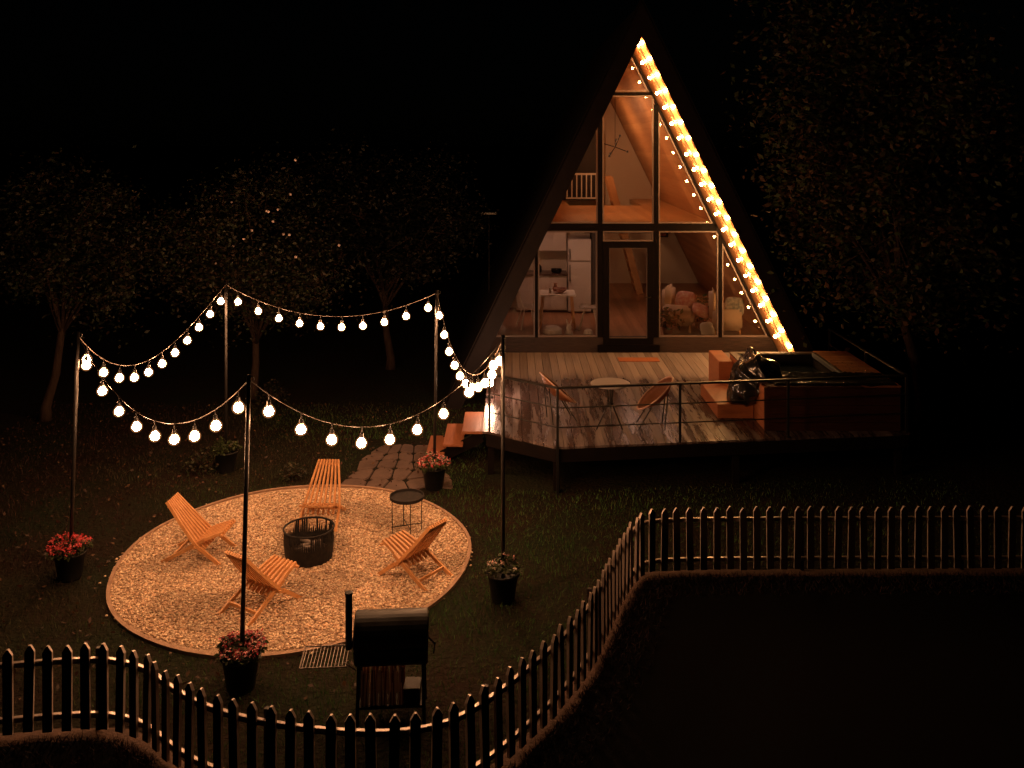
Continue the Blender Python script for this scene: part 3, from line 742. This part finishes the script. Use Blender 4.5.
bm=bmesh.new(); box(bm,X0+.101,X0+.14,Y0+.142,Y1-.12,.8,Z1+.015); box(bm,5.06,5.115,Y0+.142,Y1-.12,.8,Z1+.04); box(bm,X0+.141,5.058,Y0+.142,Y0+.17,.8,Z1+.015); box(bm,X0+.141,5.058,Y1-.16,Y1-.122,.8,Z1+.015); box(bm,X0+.141,5.058,Y0+.171,Y1-.161,.72,.8)
obj('basin', bm, 'soot_metal', tub)
obj('basin_edge', BX(5.03,5.058,Y0+.5,Y1-.2,Z1-.02,Z1+.05,bevel=.006), 'liner', tub)
mat('water',(.01,.014,.016),.04); obj('water', BX(X0+.142,5.027,Y0+.172,Y1-.162,.95,1.12), 'water', tub)
# black cover: a wet sheet over the front part, gathered in a glossy heap on the left rim
cv=thing('tub_cover','crumpled glossy black vinyl cover hanging over the tub corner','cover',(X0,Y0+.75,Z1+.02))
bm=bmesh.new(); bmesh.ops.create_icosphere(bm,subdivisions=5,radius=1)
for v in bm.verts:
    p=v.co.copy(); q=Vector((p.x*.34,p.y*.42,p.z*.36))
    f1=noise.noise(Vector((p.x*1.6,p.y*1.2,p.z*1.1+3)));f2=abs(noise.noise(Vector((p.x*2.2+p.z*1.2,p.y*1.6,p.z*1.0))))
    f3=abs(noise.noise(Vector((p.x*4+p.z*2,p.y*2.5,p.z*2+7))))
    q*=1+.22*f1+.34*(.35-f2)+.10*(.2-f3)
    if q.x<-.02: q.z-=.10*abs(q.x)/.2+.04
    if q.x>.05: q.z*=.75; q.x*=1.3
    v.co=q
obj('heap', bm, 'vinyl', cv, smooth=True)
bm=bmesh.new(); nx,ny=84,24; G={}
for i in range(nx+1):
    for j in range(ny+1):
        u,v=i/nx,j/ny; x=.15+u*1.80; y=-.72+v*.66; z=.012+.03*abs(noise.noise(Vector((u*9,v*4,1))))+.02*abs(noise.noise(Vector((u*22,v*10,1))))
        if j==0: z-=.03
        G[i,j]=bm.verts.new((x,y+.03*noise.noise(Vector((u*7,v*2,5))),z+.01))
for i in range(nx):
    for j in range(ny): bm.faces.new((G[i,j],G[i+1,j],G[i+1,j+1],G[i,j+1]))
bmesh.ops.solidify(bm,geom=list(bm.faces),thickness=.006)
obj('flat_sheet', bm, 'vinyl', cv, smooth=True)
# rain drops on the cover's front edge
n=260; P=np.stack([rng.uniform(.2,1.85,n),rng.uniform(-.74,-.60,n)+.0*rng.random(n),.045+.005*rng.random(n)],1); k_=P[:,0]>1.35; P[k_,2]=.02; P[k_,1]=rng.uniform(-.72,.7,k_.sum())
S=(.004+.005*rng.random((n,1)))*np.array([[1,1,.7]])
V=IV[None]*S[:,None]+P[:,None]
dr=soup('rain_drops',V.reshape(-1,3),(IF[None]+(np.arange(n)*12)[:,None,None]).reshape(-1,3),None,'drop' if 'drop' in MATS else (mat('drop',(.6,.6,.6),.05,.9) and 'drop'),cv,smooth=True); dr['kind']='stuff'
# tub steps
ts=thing('tub_steps','orange-brown wooden block steps at the left of the hot tub','steps')
obj('lower_step', BX(3.14,3.69,14.02,15.28,DZ+.003,DZ+.215,bevel=.006), 'tub_wood', ts)
obj('upper_step', BX(3.45,3.68,15.3,16.1,DZ+.003,DZ+.56,bevel=.006), 'tub_wood', ts)

# ------------------------------------------------------------------ the A-frame house
HX,AP,SL=2.36,6.81,2.06
YR,YF,YB=16.7,18.4,25.8
def hw(z): return (AP-z)/SL
house=thing('a_frame_house','steep dark A-frame house with a fully glazed lit gable','house')
nx_,nz_=SL/math.hypot(SL,1),1/math.hypot(SL,1)
plank_mat('lining_boards',(.42,.20,.085),(.60,.33,.15),.12,'Z',.5,(30,1.5,30),bump=.4)
def slope(s,t0,t1,y0,y1,zlow=0,zt=None):
    "roof slab on side s between inner offsets t0..t1"
    bm=bmesh.new(); d=lambda z,t:(HX+s*(hw(z)+t*nx_), z+t*nz_)
    za=AP
    p=[(HX,AP+t0/nz_),(HX,AP+t1/nz_),(HX+s*(hw(zlow)+t1/nx_),zlow),(HX+s*(hw(zlow)+t0/nx_),zlow)]
    if s<0: p=p[::-1]
    return prism(bm,p,y0,y1)
for s in (-1,1):
    obj('roof', slope(s,.03,.26,YR+.03,26.2), 'roof_sheet', house)
    obj('ceiling_lining', slope(s,0,.028,YR+.02,YB+.2), 'lining_boards', house)
    obj('fascia', slope(s,-.015,.28,YR-.02,YR+.018), 'fascia_paint', house)
    obj('corner_trim', slope(s,.262,.30,YR-.02,YR+.12), 'fascia_paint', house)
obj('bulb_screen', slope(1,-.088,-.002,YR+.17,YR+.195,zlow=.66), 'lining_boards', house)  # added strip that hides the outer bulbs' reflection from the glass
# wall under the sill and end wall
def gable(z0,z1,y0,y1,inn=.012):
    return prism(bmesh.new(),[(HX-hw(z0)+inn,z0),(HX+hw(z0)-inn,z0),(HX+hw(z1)-inn,z1),(HX-hw(z1)+inn,z1)],y0,y1)
obj('plinth', gable(.30,.94,YF-.02,YF+.10), 'plinth_paint', house)
bm=bmesh.new(); prism(bm,[(HX-hw(.2)+.012,.2),(HX+hw(.2)-.012,.2),(HX,AP-.03)],YB,YB+.12); obj('back_wall', bm, 'cream_wall', house)
plank_mat('floor_boards',(.20,.09,.045),(.33,.16,.08),.14,'X',.35,(30,1.2,30),bump=.3)
plank_mat('loft_boards',(.42,.20,.08),(.60,.32,.14),.16,'X',.35,(30,1.2,30),bump=.3)
obj('floor', gable(.76,.84,YF+.102,YB-.002), 'floor_boards', house)
bm=bmesh.new(); zt=3.21; zb=3.09
xl=HX-hw(zb)+.012; xr=HX+hw(zt)-.012
box(bm,HX-hw(zt)+.012,xr,YF+.102,23.3,zb,zt-.0); box(bm,HX-hw(zt)+.012,1.45,23.302,YB-.002,zb,zt); box(bm,3.3,xr,23.302,YB-.002,zb,zt)
obj('loft_floor', bm, 'loft_boards', house)
# facade frame: beam, posts, transom
bm=bmesh.new()
XA,XB,XC,XD=1.765,2.886,.49,4.17; pw=.035
box(bm,HX-hw(3.07)+.012+.05,HX+hw(3.21)-.012,YF-.03,YF+.09,3.07,3.215)
obj('beam', bm, 'frame_paint', house)
for x,w_,z0,z1 in ((XA,.055,.94,3.069),(XB,.055,.94,3.069),(XC,.03,.94,3.069),(XD,.035,.94,3.069),(XA,.045,3.216,5.55),(XB,.045,3.216,5.76)):
    zz=min(z1,AP-(abs(x-HX)+w_)*SL-.03); obj('mullion', BX(x-w_,x+w_,YF-.035,YF+.085,z0,zz), 'frame_paint', house)
hz=5.82; obj('transom_bar', BX(HX-hw(hz-.03)+.05,HX+hw(hz+.03)-.02,YF-.03,YF+.085,hz-.035,hz+.03), 'frame_paint', house)
for s in (-1,1): obj('rake_frame', slope(s,-.055,-.012,YF-.03,YF+.09,zlow=.945), 'fascia_paint', house)
rfz=.10
xr_=lambda z: HX+hw(z)-.08; xl_=lambda z: HX-hw(z)+.08
wins=[[(xl_(5.86),5.86),(xr_(5.86),5.86),(HX,AP-.18)],
 [(XA+.046,3.216),(XB-.046,3.216),(XB-.046,5.78),(xl_(5.78),5.78),(XA+.046,AP-(HX-XA-.046+.08)*SL)],
 [(xl_(3.22),3.22),(XA-.046,3.22),(XA-.046,AP-(HX-XA+.046+.08)*SL)],
 [(XB+.046,3.22),(xr_(3.22),3.22),(XB+.046,AP-(XB+.046-HX+.08)*SL)],
 [(xl_(.945),.945),(XC-.031,.945),(XC-.031,AP-(HX-XC+.031+.08)*SL)],
 [(XC+.031,.945),(XA-.056,.945),(XA-.056,3.068),(xl_(3.068),3.068),(XC+.031,AP-(HX-XC-.031+.08)*SL)],
 [(XB+.056,.945),(XD-.036,.945),(XD-.036,AP-(XD-.036-HX+.08)*SL),(xr_(3.068),3.068),(XB+.056,3.068)],
 [(XD+.036,.945),(xr_(.945),.945),(XD+.036,AP-(XD+.036-HX+.08)*SL)],
 [(XA+.056,2.86),(XB-.056,2.86),(XB-.056,3.068),(XA+.056,3.068)]]
def dedupe(p):
    o=[]
    for q in p:
        if not o or math.hypot(q[0]-o[-1][0],q[1]-o[-1][1])>.03: o.append(q)
    return o
for wp in wins:
    wp=dedupe(wp)
    if area2(wp)<0: wp=wp[::-1]
    # drop reflex/degenerate corners
    fo=obj('window', ring(bmesh.new(),wp,.028,YF-.015,YF+.06), 'frame_light', house)
    q=inset(wp,.026); bm=prism(bmesh.new(),q,YF+.02,YF+.028); obj('pane', bm, 'pane_glass', fo)
dr_=[(XA+.056,.80),(XB-.056,.80),(XB-.056,2.855),(XA+.056,2.855)]
do=obj('door', ring(bmesh.new(),dr_,.125,YF-.04,YF+.04), 'frame_paint', house)
obj('pane', prism(bmesh.new(),inset(dr_,.123),YF-.004,YF+.004), 'pane_glass', do)
obj('gasket', ring(bmesh.new(),inset(dr_,.118),.014,YF-.03,YF+.03), 'frame_light', do)
bm=bmesh.new(); tube(bm,[(XB-.115,YF-.04,1.75),(XB-.115,YF-.09,1.75),(XB-.22,YF-.09,1.75)],.009,8); obj('handle', bm, 'black_metal', do)
obj('threshold', BX(XA-.06,XB+.06,YF-.10,YF-.041,DZ+.003,.795), 'frame_paint', house)

# bulbs along the right soffit, two rows
for row,(yy,lab) in enumerate(((16.80,'outer row of bulbs along the right roof edge'),(17.70,'inner row of bulbs under the right roof overhang'))):
    st=thing('roof_lights',lab,'string lights',(HX,yy,AP),group='bulb strings under the roof overhang')
    off=-.035; RBB=RB if row else RA; tt=-.05 if row else -.04
    Q=lambda z,o_: Vector((hw(z)+o_*nx_, 0, z-AP+o_*nz_))
    obj('wire', tube(bmesh.new(),[Q(z,-.012) for z in (6.7,.8)],.005,6), 'cable', st)
    z=6.70; 
    while z>.95:
        o=bpy.data.objects.new('bulb',RBB); col.objects.link(o); o.parent=st; o.location=Q(z,tt)+Vector((0,random.uniform(-.015,.015),random.uniform(-.01,.01)))
        o.rotation_euler=(0,R(64),0); s=bpy.data.objects.new('socket',SOCK2); col.objects.link(s); s.parent=o
        z-=.293

# ------------------------------------------------------------------ interior
def put(name,label,cat,bm,m,loc=(0,0,0),**k):
    o=obj(name,bm,m); o.location=loc; return tag(o,label,cat,**k)
FZ=.842
# kitchen partition + units
house_part=obj('partition_wall', BX(HX-hw(3.05)-.9,1.95,22.1,22.2,.842,3.085), 'cream_wall', house)
bpy.data.objects.remove(house_part)
bm=prism(bmesh.new(),[(HX-hw(.85)+.012,.842),(2.05,.842),(2.05,3.085),(HX-hw(3.085)+.012,3.085)],22.1,22.2); obj('partition_wall', bm, 'cream_wall', house)
fr=thing('fridge','pale two-door fridge beside the kitchen counter','fridge',(1.31,21.4,FZ))
obj('cabinet', BX(0,.54,.06,.62,.02,1.72,bevel=.01), 'fridge', fr); obj('freezer_door', BX(.004,.536,0,.055,1.22,1.72,bevel=.012), 'fridge', fr); obj('fridge_door', BX(.004,.536,0,.055,.04,1.19,bevel=.012), 'fridge', fr)
bm=bmesh.new(); box(bm,.03,.05,-.03,-.0,1.26,1.5); box(bm,.03,.05,-.03,0,.75,1.13); obj('handle', bm, 'black_metal', fr)
kc=thing('kitchen_counter','low kitchen cabinets with a dark worktop along the wall','kitchen unit',(0,0,FZ))
obj('cabinet', BX(.10,1.29,21.5,22.08,.05,.86,bevel=.004), 'kitchen_white', kc); obj('worktop', BX(.05,1.295,21.45,22.09,.862,.90,bevel=.004), 'counter', kc)
for i in range(3): obj('cabinet_door', BX(.12+.39*i,.12+.39*i+.37,21.48,21.498,.08,.84), 'kitchen_white', kc)
uc=thing('wall_cabinet','whitish upper kitchen cabinets left of the fridge','kitchen unit',(0,0,0))
obj('cabinet', BX(.62,1.29,21.75,22.09,2.25,3.05), 'kitchen_white', uc)
for i in range(2): obj('cabinet_door', BX(.63+.33*i,.63+.33*i+.315,21.73,21.748,2.26,3.04), 'kitchen_white', uc)
put('pan','dark pan on the kitchen worktop','pan',lathe(bmesh.new(),[(.08,0),(.12,.02),(.13,.09),(.12,.09),(.11,.02),(.02,.015)],20),'black_metal',(1.05,21.7,FZ+.902))
put('kettle','dark kettle on the kitchen worktop by the wall','kettle',lathe(bmesh.new(),[(.07,0),(.09,.03),(.08,.14),(.04,.19),(.015,.2),(.015,.22)],18),'black_metal',(.62,21.75,FZ+.902))
put('tall_panel','tall black panel right of the fridge','panel',BX(0,.17,0,.6,0,2.1,bevel=.006),'dark_void',(1.87,21.45,FZ))  # plain black block put in place of a dark doorway
# dining table and shell chairs
dt=thing('dining_table','small white dining table with a pale wood leg inside the left window','table',(1.02,19.95,FZ))
obj('tabletop', BX(-.45,.35,-.35,.35,.70,.73,bevel=.008), 'white_plastic', dt)
for x in (-.38,.30):
    for y in (-.3,.3): obj('leg', bar(bmesh.new(),(x*.9,y*.9,.70),(x*1.08,y*1.08,.0),.04), 'chair_wood', dt)
put('table_bowl','reddish bowl of fruit on the dining table','bowl',lathe(bmesh.new(),[(.05,0),(.12,.05),(.14,.1),(.13,.1),(.1,.05),(.02,.06)],20),'red_cloth',(1.05,19.9,FZ+.732))
put('candle','short white candle on the dining table','candle',lathe(bmesh.new(),[(.03,0),(.03,.12),(.01,.12)],14),'white_cloth',(.82,19.85,FZ+.732))
put('vase','brown vase on the dining table behind the bowl','vase',lathe(bmesh.new(),[(.04,0),(.06,.06),(.03,.14),(.04,.18),(.01,.17)],14),'terracotta',(.95,20.1,FZ+.732))
def shell(label,loc,rz):
    t=thing('shell_chair',label,'chair',loc,rz,'white shell chairs around the dining table')
    bm=bmesh.new(); G={}
    for i in range(11):
        for j in range(13):
            u=i/10*2-1; v=j/12
            if v<.5: x=.22-.42*v*2; z=.44-.02*math.sin(v*6)
            else: x=-.20-.08*(v-.5)*2; z=.44+.40*(v-.5)*2
            wd=.22*(1-.25*max(0,v-.6)/.4)
            G[i,j]=bm.verts.new((x+.05*u*u*(v>.4),u*wd,z+.05*u*u*(v<.6)))
    for i in range(10):
        for j in range(12): bm.faces.new((G[i,j],G[i+1,j],G[i+1,j+1],G[i,j+1]))
    bmesh.ops.solidify(bm,geom=list(bm.faces),thickness=.012); obj('seat_shell', bm, 'white_plastic', t, smooth=True)
    for a,b in ((1,1),(1,-1),(-1,1),(-1,-1)): obj('leg', bar(bmesh.new(),(a*.1,b*.1,.43),(a*.2,b*.2,.0),.022), 'white_plastic', t)
shell('white shell chair at the far left end of the dining table',(.34,19.75,FZ),R(15))
shell('white shell chair near the door side of the dining table',(1.66,19.7,FZ),R(170))
put('floor_lantern','round pale lantern on the floor by the left window','lantern',lathe(bmesh.new(),[(.03,0),(.08,.03),(.1,.09),(.08,.15),(.02,.18)],18),'white_cloth',(1.56,18.8,FZ))
put('pouf','pale cushion pouf on the floor by the left window','pouf',lathe(bmesh.new(),[(.12,0),(.2,.05),(.2,.15),(.13,.2),(.01,.21)],24),'white_cloth',(.83,18.95,FZ))
put('toy_rabbit','small white soft toy on the floor inside the left window','toy',(lambda b:(lathe(b,[(.05,0),(.09,.05),(.07,.12),(.05,.15),(.06,.2),(.04,.25),(.005,.27)],14),tube(b,[(-.02,0,.25),(-.05,0,.36)],.015,6),tube(b,[(.02,0,.25),(.06,0,.35)],.015,6),b)[-1])(bmesh.new()),'white_cloth',(1.17,18.85,FZ))
# armchairs with cushions on the right
def armchair(label,loc,rz):
    t=thing('armchair',label,'armchair',loc,rz,'beige armchairs behind the right windows')
    obj('seat', BX(-.3,.3,-.32,.32,.15,.40,bevel=.05), 'beige_cloth', t, smooth=True)
    b=BX(-.36,-.2,-.32,.32,.3,.92,bevel=.07); obj('backrest', b, 'beige_cloth', t, smooth=True)
    for s in (-1,1): obj('armrest', BX(-.3,.28,s*.37-.07,s*.37+.07,.15,.58,bevel=.05), 'beige_cloth', t, smooth=True)
    for a in (-.25,.25):
        for b_ in (-.28,.28): obj('leg', bar(bmesh.new(),(a,b_,.16),(a,b_,0),.04), 'chair_wood', t)
armchair('beige armchair with red cushions behind the right window',(3.62,19.6,FZ),R(-25))
armchair('beige armchair partly seen at the far right window',(4.48,19.15,FZ),R(-10))
def cushion(label,m,loc,rot,s=.22):
    bm=bmesh.new(); bmesh.ops.create_uvsphere(bm,u_segments=20,v_segments=12,radius=1)
    for v in bm.verts:
        x,y,z=v.co; e=.55; v.co=Vector((math.copysign(abs(x)**e,x)*s,math.copysign(abs(y)**e,y)*s,z*s*.38))
    o=obj('cushion',bm,m,smooth=True); o.location=loc; o.rotation_euler=rot; tag(o,label,'cushion')
cushion('red floral cushion on the beige armchair','red_cloth',(3.68,19.5,FZ+.62),(R(65),0,R(-30)))
cushion('dark red cushion lying at the armchair front','red_cloth',(3.95,19.2,FZ+.48),(R(30),R(20),0),.19)
cushion('grey patterned cushion on the far right armchair','teal_cloth',(4.60,18.98,FZ+.60),(R(75),0,R(-20)),.2)
cushion('pale cushion on the floor below the right window','white_cloth',(4.0,18.8,FZ+.16),(R(70),0,R(20)),.16)
def pot_plant(label,loc,h,n,cols):
    t=thing('potted_plant',label,'plant',loc); obj('pot', lathe(bmesh.new(),[(.07,0),(.11,.18),(.12,.2),(.1,.2),(.02,.17)],18), 'terracotta', t)
    C=np.stack([rng.normal(size=n)*.12,rng.normal(size=n)*.12,.22+h*rng.random(n)],1); leaves('foliage',C,.13,cols,'leaf_tint',t)
pot_plant('bushy potted plant on the floor right of the door',(3.20,18.9,FZ),.35,120,[(.12,.12,.04),(.25,.13,.05),(.08,.09,.03)])
pot_plant('small green plant between the two armchairs',(4.05,19.6,FZ),.5,110,[(.05,.08,.03),(.09,.1,.04)])
pc=thing('wall_shelf','dark open shelf with books on the cream back wall','shelf',(4.16,YB-.16,2.15))
bm=bmesh.new(); box(bm,-.2,.2,0,.15,0,.03); box(bm,-.2,.2,0,.15,.27,.3); box(bm,-.2,-.17,0,.15,.031,.269); box(bm,.17,.2,0,.15,.031,.269); obj('frame', bm, 'dark_void', pc)
bm=bmesh.new(); rs=random.Random(2); x=-.15
while x<.13: d=rs.uniform(.02,.04); box(bm,x,x+d-.003,.02,.13,.031,.031+rs.uniform(.14,.21)); x+=d
put('books','row of dark books standing in the wall shelf','books',bm,'terracotta',(4.16,YB-.16,2.15))
# steep stair to the loft
sr=thing('loft_stair','steep orange wooden stair rising to the loft behind the door','stairs')
a=Vector((3.35,24.3,FZ)); b=Vector((2.55,24.3,3.9))
for dy in (-.3,.3): obj('stringer', bar(bmesh.new(),a+Vector((0,dy,0)),b+Vector((0,dy,0)),.05,.17,up=(1,0,0)), 'lining_boards', sr)
for i in range(8):
    p=a.lerp(b,(i+.8)/10); obj('tread', BX(p.x-.11,p.x+.11,p.y-.27,p.y+.27,p.z-.015,p.z+.02), 'inner_wood', sr)
rg=thing('loft_railing','white wooden railing at the back left of the loft','railing',(1.45,24.6,3.212))
bm=bmesh.new(); box(bm,0,.95,-.02,.02,.72,.77); obj('handrail', bm, 'white_plastic', rg); obj('bottom_rail', BX(0,.95,-.015,.015,.08,.12), 'white_plastic', rg)
for i in range(8): obj('baluster', BX(.01+.13*i,.04+.13*i,-.014,.014,.121,.719), 'white_plastic', rg)
put('void','dark box filling the unlit space behind the white loft railing','void',(lambda b:(box(b,0,1.05,0,.5,0,1.9,bevel=.01),box(b,.02,.515,-.02,-.002,.05,1.85),box(b,.53,1.03,-.02,-.002,.05,1.85),b)[-1])(bmesh.new()),'dark_void',(1.35,25.2,3.212))  # dark box added in place of the unlit space behind the railing
# chandelier
chd=thing('chandelier','black sputnik chandelier hanging above the loft','chandelier',(2.47,22,4.71))
obj('rod', tube(bmesh.new(),[(0,0,0),(0,0,1.85)],.006,6), 'black_metal', chd)
for i,(dx,dy,dz) in enumerate(((.27,.05,-.1),(-.27,-.05,.08),(.08,-.2,.24),(-.1,.2,-.2),(-.12,-.2,-.14),(.05,.25,.15))):
    obj('arm', tube(bmesh.new(),[(0,0,0),(dx,dy,dz)],.011,8), 'black_metal', chd)
    o=bpy.data.objects.new('bulb',bulb_mesh('bulb',.028,'small_glow',2)); col.objects.link(o); o.parent=chd; o.location=Vector((dx,dy,dz))*1.12
# lamps lighting the rooms
def disc_lamp(label,loc,rot,r,m):
    t=thing('ceiling_lamp',label,'lamp',loc,group='round lamps on the ceilings of the house'); t.rotation_euler=rot
    obj('rim', lathe(bmesh.new(),[(r,0),(r+.02,0),(r+.02,-.03),(r,-.03)],24,cap=False), 'white_plastic', t)
    bm=bmesh.new(); bm.faces.new([bm.verts.new((r*math.cos(-2*math.pi*k/24),r*math.sin(-2*math.pi*k/24),-.02)) for k in range(24)]); obj('diffuser', bm, m, t)
for i,(x,y,wh) in enumerate(((1.0,20.6,'over the dining table'),(2.7,20.8,'inside the door'),(3.3,19.9,'over the armchairs'),(2.6,24.0,'behind the stair'))):
    if y<23.3: disc_lamp('round ceiling lamp '+wh,(x,y,3.086),(0,0,0),.13,'lamp_glow')
zl=5.2
disc_lamp('round lamp on the sloping loft ceiling near the window',(HX-hw(zl)+.02,20.0,zl),(0,R(-64),0),.16,'loft_lamp_glow')
disc_lamp('round lamp on the sloping loft ceiling near the back',(HX-hw(zl)+.02,23.2,zl),(0,R(-64),0),.16,'loft_lamp_glow')
ll=thing('metal_bar','thin metal bar just under the loft edge inside the glass','lamp',(2.33,18.8,2.98))  # bar added for a thin bright line under the loft; gives no light
obj('bar', BX(-.85,.92,-.012,.012,0,.02), 'frame_light', ll)
for x in (-.7,.75): obj('hanger', tube(bmesh.new(),[(x,0,.02),(x,0,.105)],.003,5), 'black_metal', ll)

# stand-in for an unidentified pale bar left of the roof, on an added post
ft_=thing('pale_tray','small pale flat tray on a thin dark post left of the roof','pale bar',((489-CX)/F*20.5,20.5,0))
obj('tray', BX(-.17,.17,-.12,.12,3.23,3.27,bevel=.008), 'white_plastic', ft_)
obj('post', BX(-.01,.01,-.01,.01,0,3.228), 'roof_sheet', ft_)

# ------------------------------------------------------------------ trees
def tree(name,label,base,trunk_h,crown_c,crown_r,nleaf,cols,leaf=.075,seed=1,tr=.09,group=None):
    t=thing(name,label,'tree',base,group=group); rs=random.Random(seed); bm=bmesh.new()
    cc=Vector(crown_c)-Vector(base); top=Vector((cc.x*.5,cc.y*.5,trunk_h))
    mid=Vector((cc.x*.2+rs.uniform(-.08,.08),0,trunk_h*.5))
    tube(bm,[Vector((0,0,0)),Vector((.01,0,trunk_h*.15)),mid,top],[tr*1.35,tr,tr*.8,tr*.65],10)
    obj('trunk', bm, 'bark', t, smooth=True)
    bm=bmesh.new(); ends=[]
    for i in range(16):
        a=rs.random()*2*math.pi; ph=rs.uniform(-.5,1)
        d=Vector((math.cos(a)*crown_r[0]*math.cos(ph*1.3),math.sin(a)*crown_r[1]*math.cos(ph*1.3),math.sin(ph*1.3)*crown_r[2]))*rs.uniform(.45,.95)
        e=cc+d; m1=top.lerp(e,.45)+Vector((rs.uniform(-.15,.15),rs.uniform(-.15,.15),rs.uniform(0,.2)))
        tube(bm,[top-Vector((0,0,rs.uniform(0,.3))),m1,e],[tr*.42,tr*.25,tr*.08],6)
        ends.append(e)
        for j in range(5):
            s=m1.lerp(e,rs.random()); f=s+Vector((rs.gauss(0,1)*crown_r[0]*.3,rs.gauss(0,1)*crown_r[1]*.3,rs.gauss(0,1)*crown_r[2]*.25))
            q=Vector(((f.x-cc.x)/crown_r[0],(f.y-cc.y)/crown_r[1],(f.z-cc.z)/crown_r[2]))
            if q.length>1: f=cc+Vector((q.x*crown_r[0],q.y*crown_r[1],q.z*crown_r[2]))/q.length
            tube(bm,[s,f],[tr*.16,tr*.05],5); ends.append(f)
    obj('limbs', bm, 'bark', t, smooth=True)
    E=np.array([e[:] for e in ends]); k=rng.integers(0,len(E),nleaf); sc=np.array(crown_r)*.15
    wgt=rng.random(len(E))*.9+.4
    C=E[k]+rng.normal(size=(nleaf,3))*sc*wgt[k][:,None]
    leaves('crown',C,leaf,cols,'leaf_tint',t)
    return t
G1=[(.018,.026,.010),(.028,.032,.012),(.036,.022,.012),(.014,.02,.008),(.012,.012,.006),(.07,.06,.035)]
GB=[(.045,.022,.013),(.032,.018,.011),(.022,.018,.010)]
tree('fruit_tree','small tree with thin crown at the far left edge',gp(45,420),1.6,(-7.6,16.1,3.1),(1.6,1.3,1.35),26000,[(.7*c[0],.85*c[1],.9*c[2]) for c in G1+GB],.075,2,.09,'small trees behind the string lights')
tree('fruit_tree','small tree with pale blossoms behind the back left pole',gp(253,398),1.35,(-4.75,17.2,3.0),(1.75,1.4,1.45),28000,[(.75*c[0],.9*c[1],.95*c[2]) for c in G1+GB],.07,5,.085,'small trees behind the string lights')
tree('fruit_tree','dim spreading tree between the back light pole and the roof',(-2.6,19.6,0),1.6,(-2.8,19.4,3.3),(1.9,1.5,1.4),26000,[tuple(.45*v for v in c) for c in G1],.08,8,.09,'small trees behind the string lights')
tree('tall_tree','tall dark tree standing right of the house and hot tub',gp(922,428),2.0,(6.6,16.6,4.6),(2.3,1.8,3.0),40000,[(2.4*c[0],2.7*c[1],2.6*c[2]) for c in GB+G1[:5]],.11,11,.11)
# pale fruits in the second tree
mat('blossom_white',(.75,.6,.55),.5); fm=bpy.data.meshes.new('fruit'); b_=bmesh.new(); bmesh.ops.create_icosphere(b_,subdivisions=2,radius=.024); b_.to_mesh(fm); b_.free(); fm.materials.append(MATS['blossom_white'])
for p_ in fm.polygons: p_.use_smooth=True
for o in list(col.objects):
    if o.get('label','').startswith('small tree with pale'):
        for c_ in np.array([-4.7,16.5,3.2])+rng.normal(size=(20,3))*np.array([.8,.3,.5]):
            f_=bpy.data.objects.new('fruit',fm); col.objects.link(f_); f_.parent=o; f_.location=Vector(c_)-o.location
# low shrubs beside the lawn
def shrub(label,loc,r,h,n,cols):
    t=thing('shrub',label,'shrub',loc,group='low shrubs at the lawn edge')
    bm=bmesh.new()
    for i in range(9):
        a=i*2.4; tube(bm,[(0,0,0),(math.cos(a)*r*.7,math.sin(a)*r*.7,h*(.5+.4*((i*7)%5)/5))],[.01,.004],5)
    obj('stem', bm, 'bark', t)
    th=rng.random(n)*2*np.pi; rr=np.sqrt(rng.random(n))*r; C=np.stack([rr*np.cos(th),rr*np.sin(th),h*rng.random(n)*(1-.6*(rr/r)**2)+.03],1); leaves('foliage',C,.05,cols,'leaf_tint',t)
shrub('low dark shrub at the lawn edge behind the left chair',gp(205,470),.30,.3,420,G1)
shrub('small shrub left of the back wooden chair',gp(292,478),.2,.2,260,G1)
shrub('small leafy shrub under the middle tree',gp(272,404),.3,.45,350,G1)
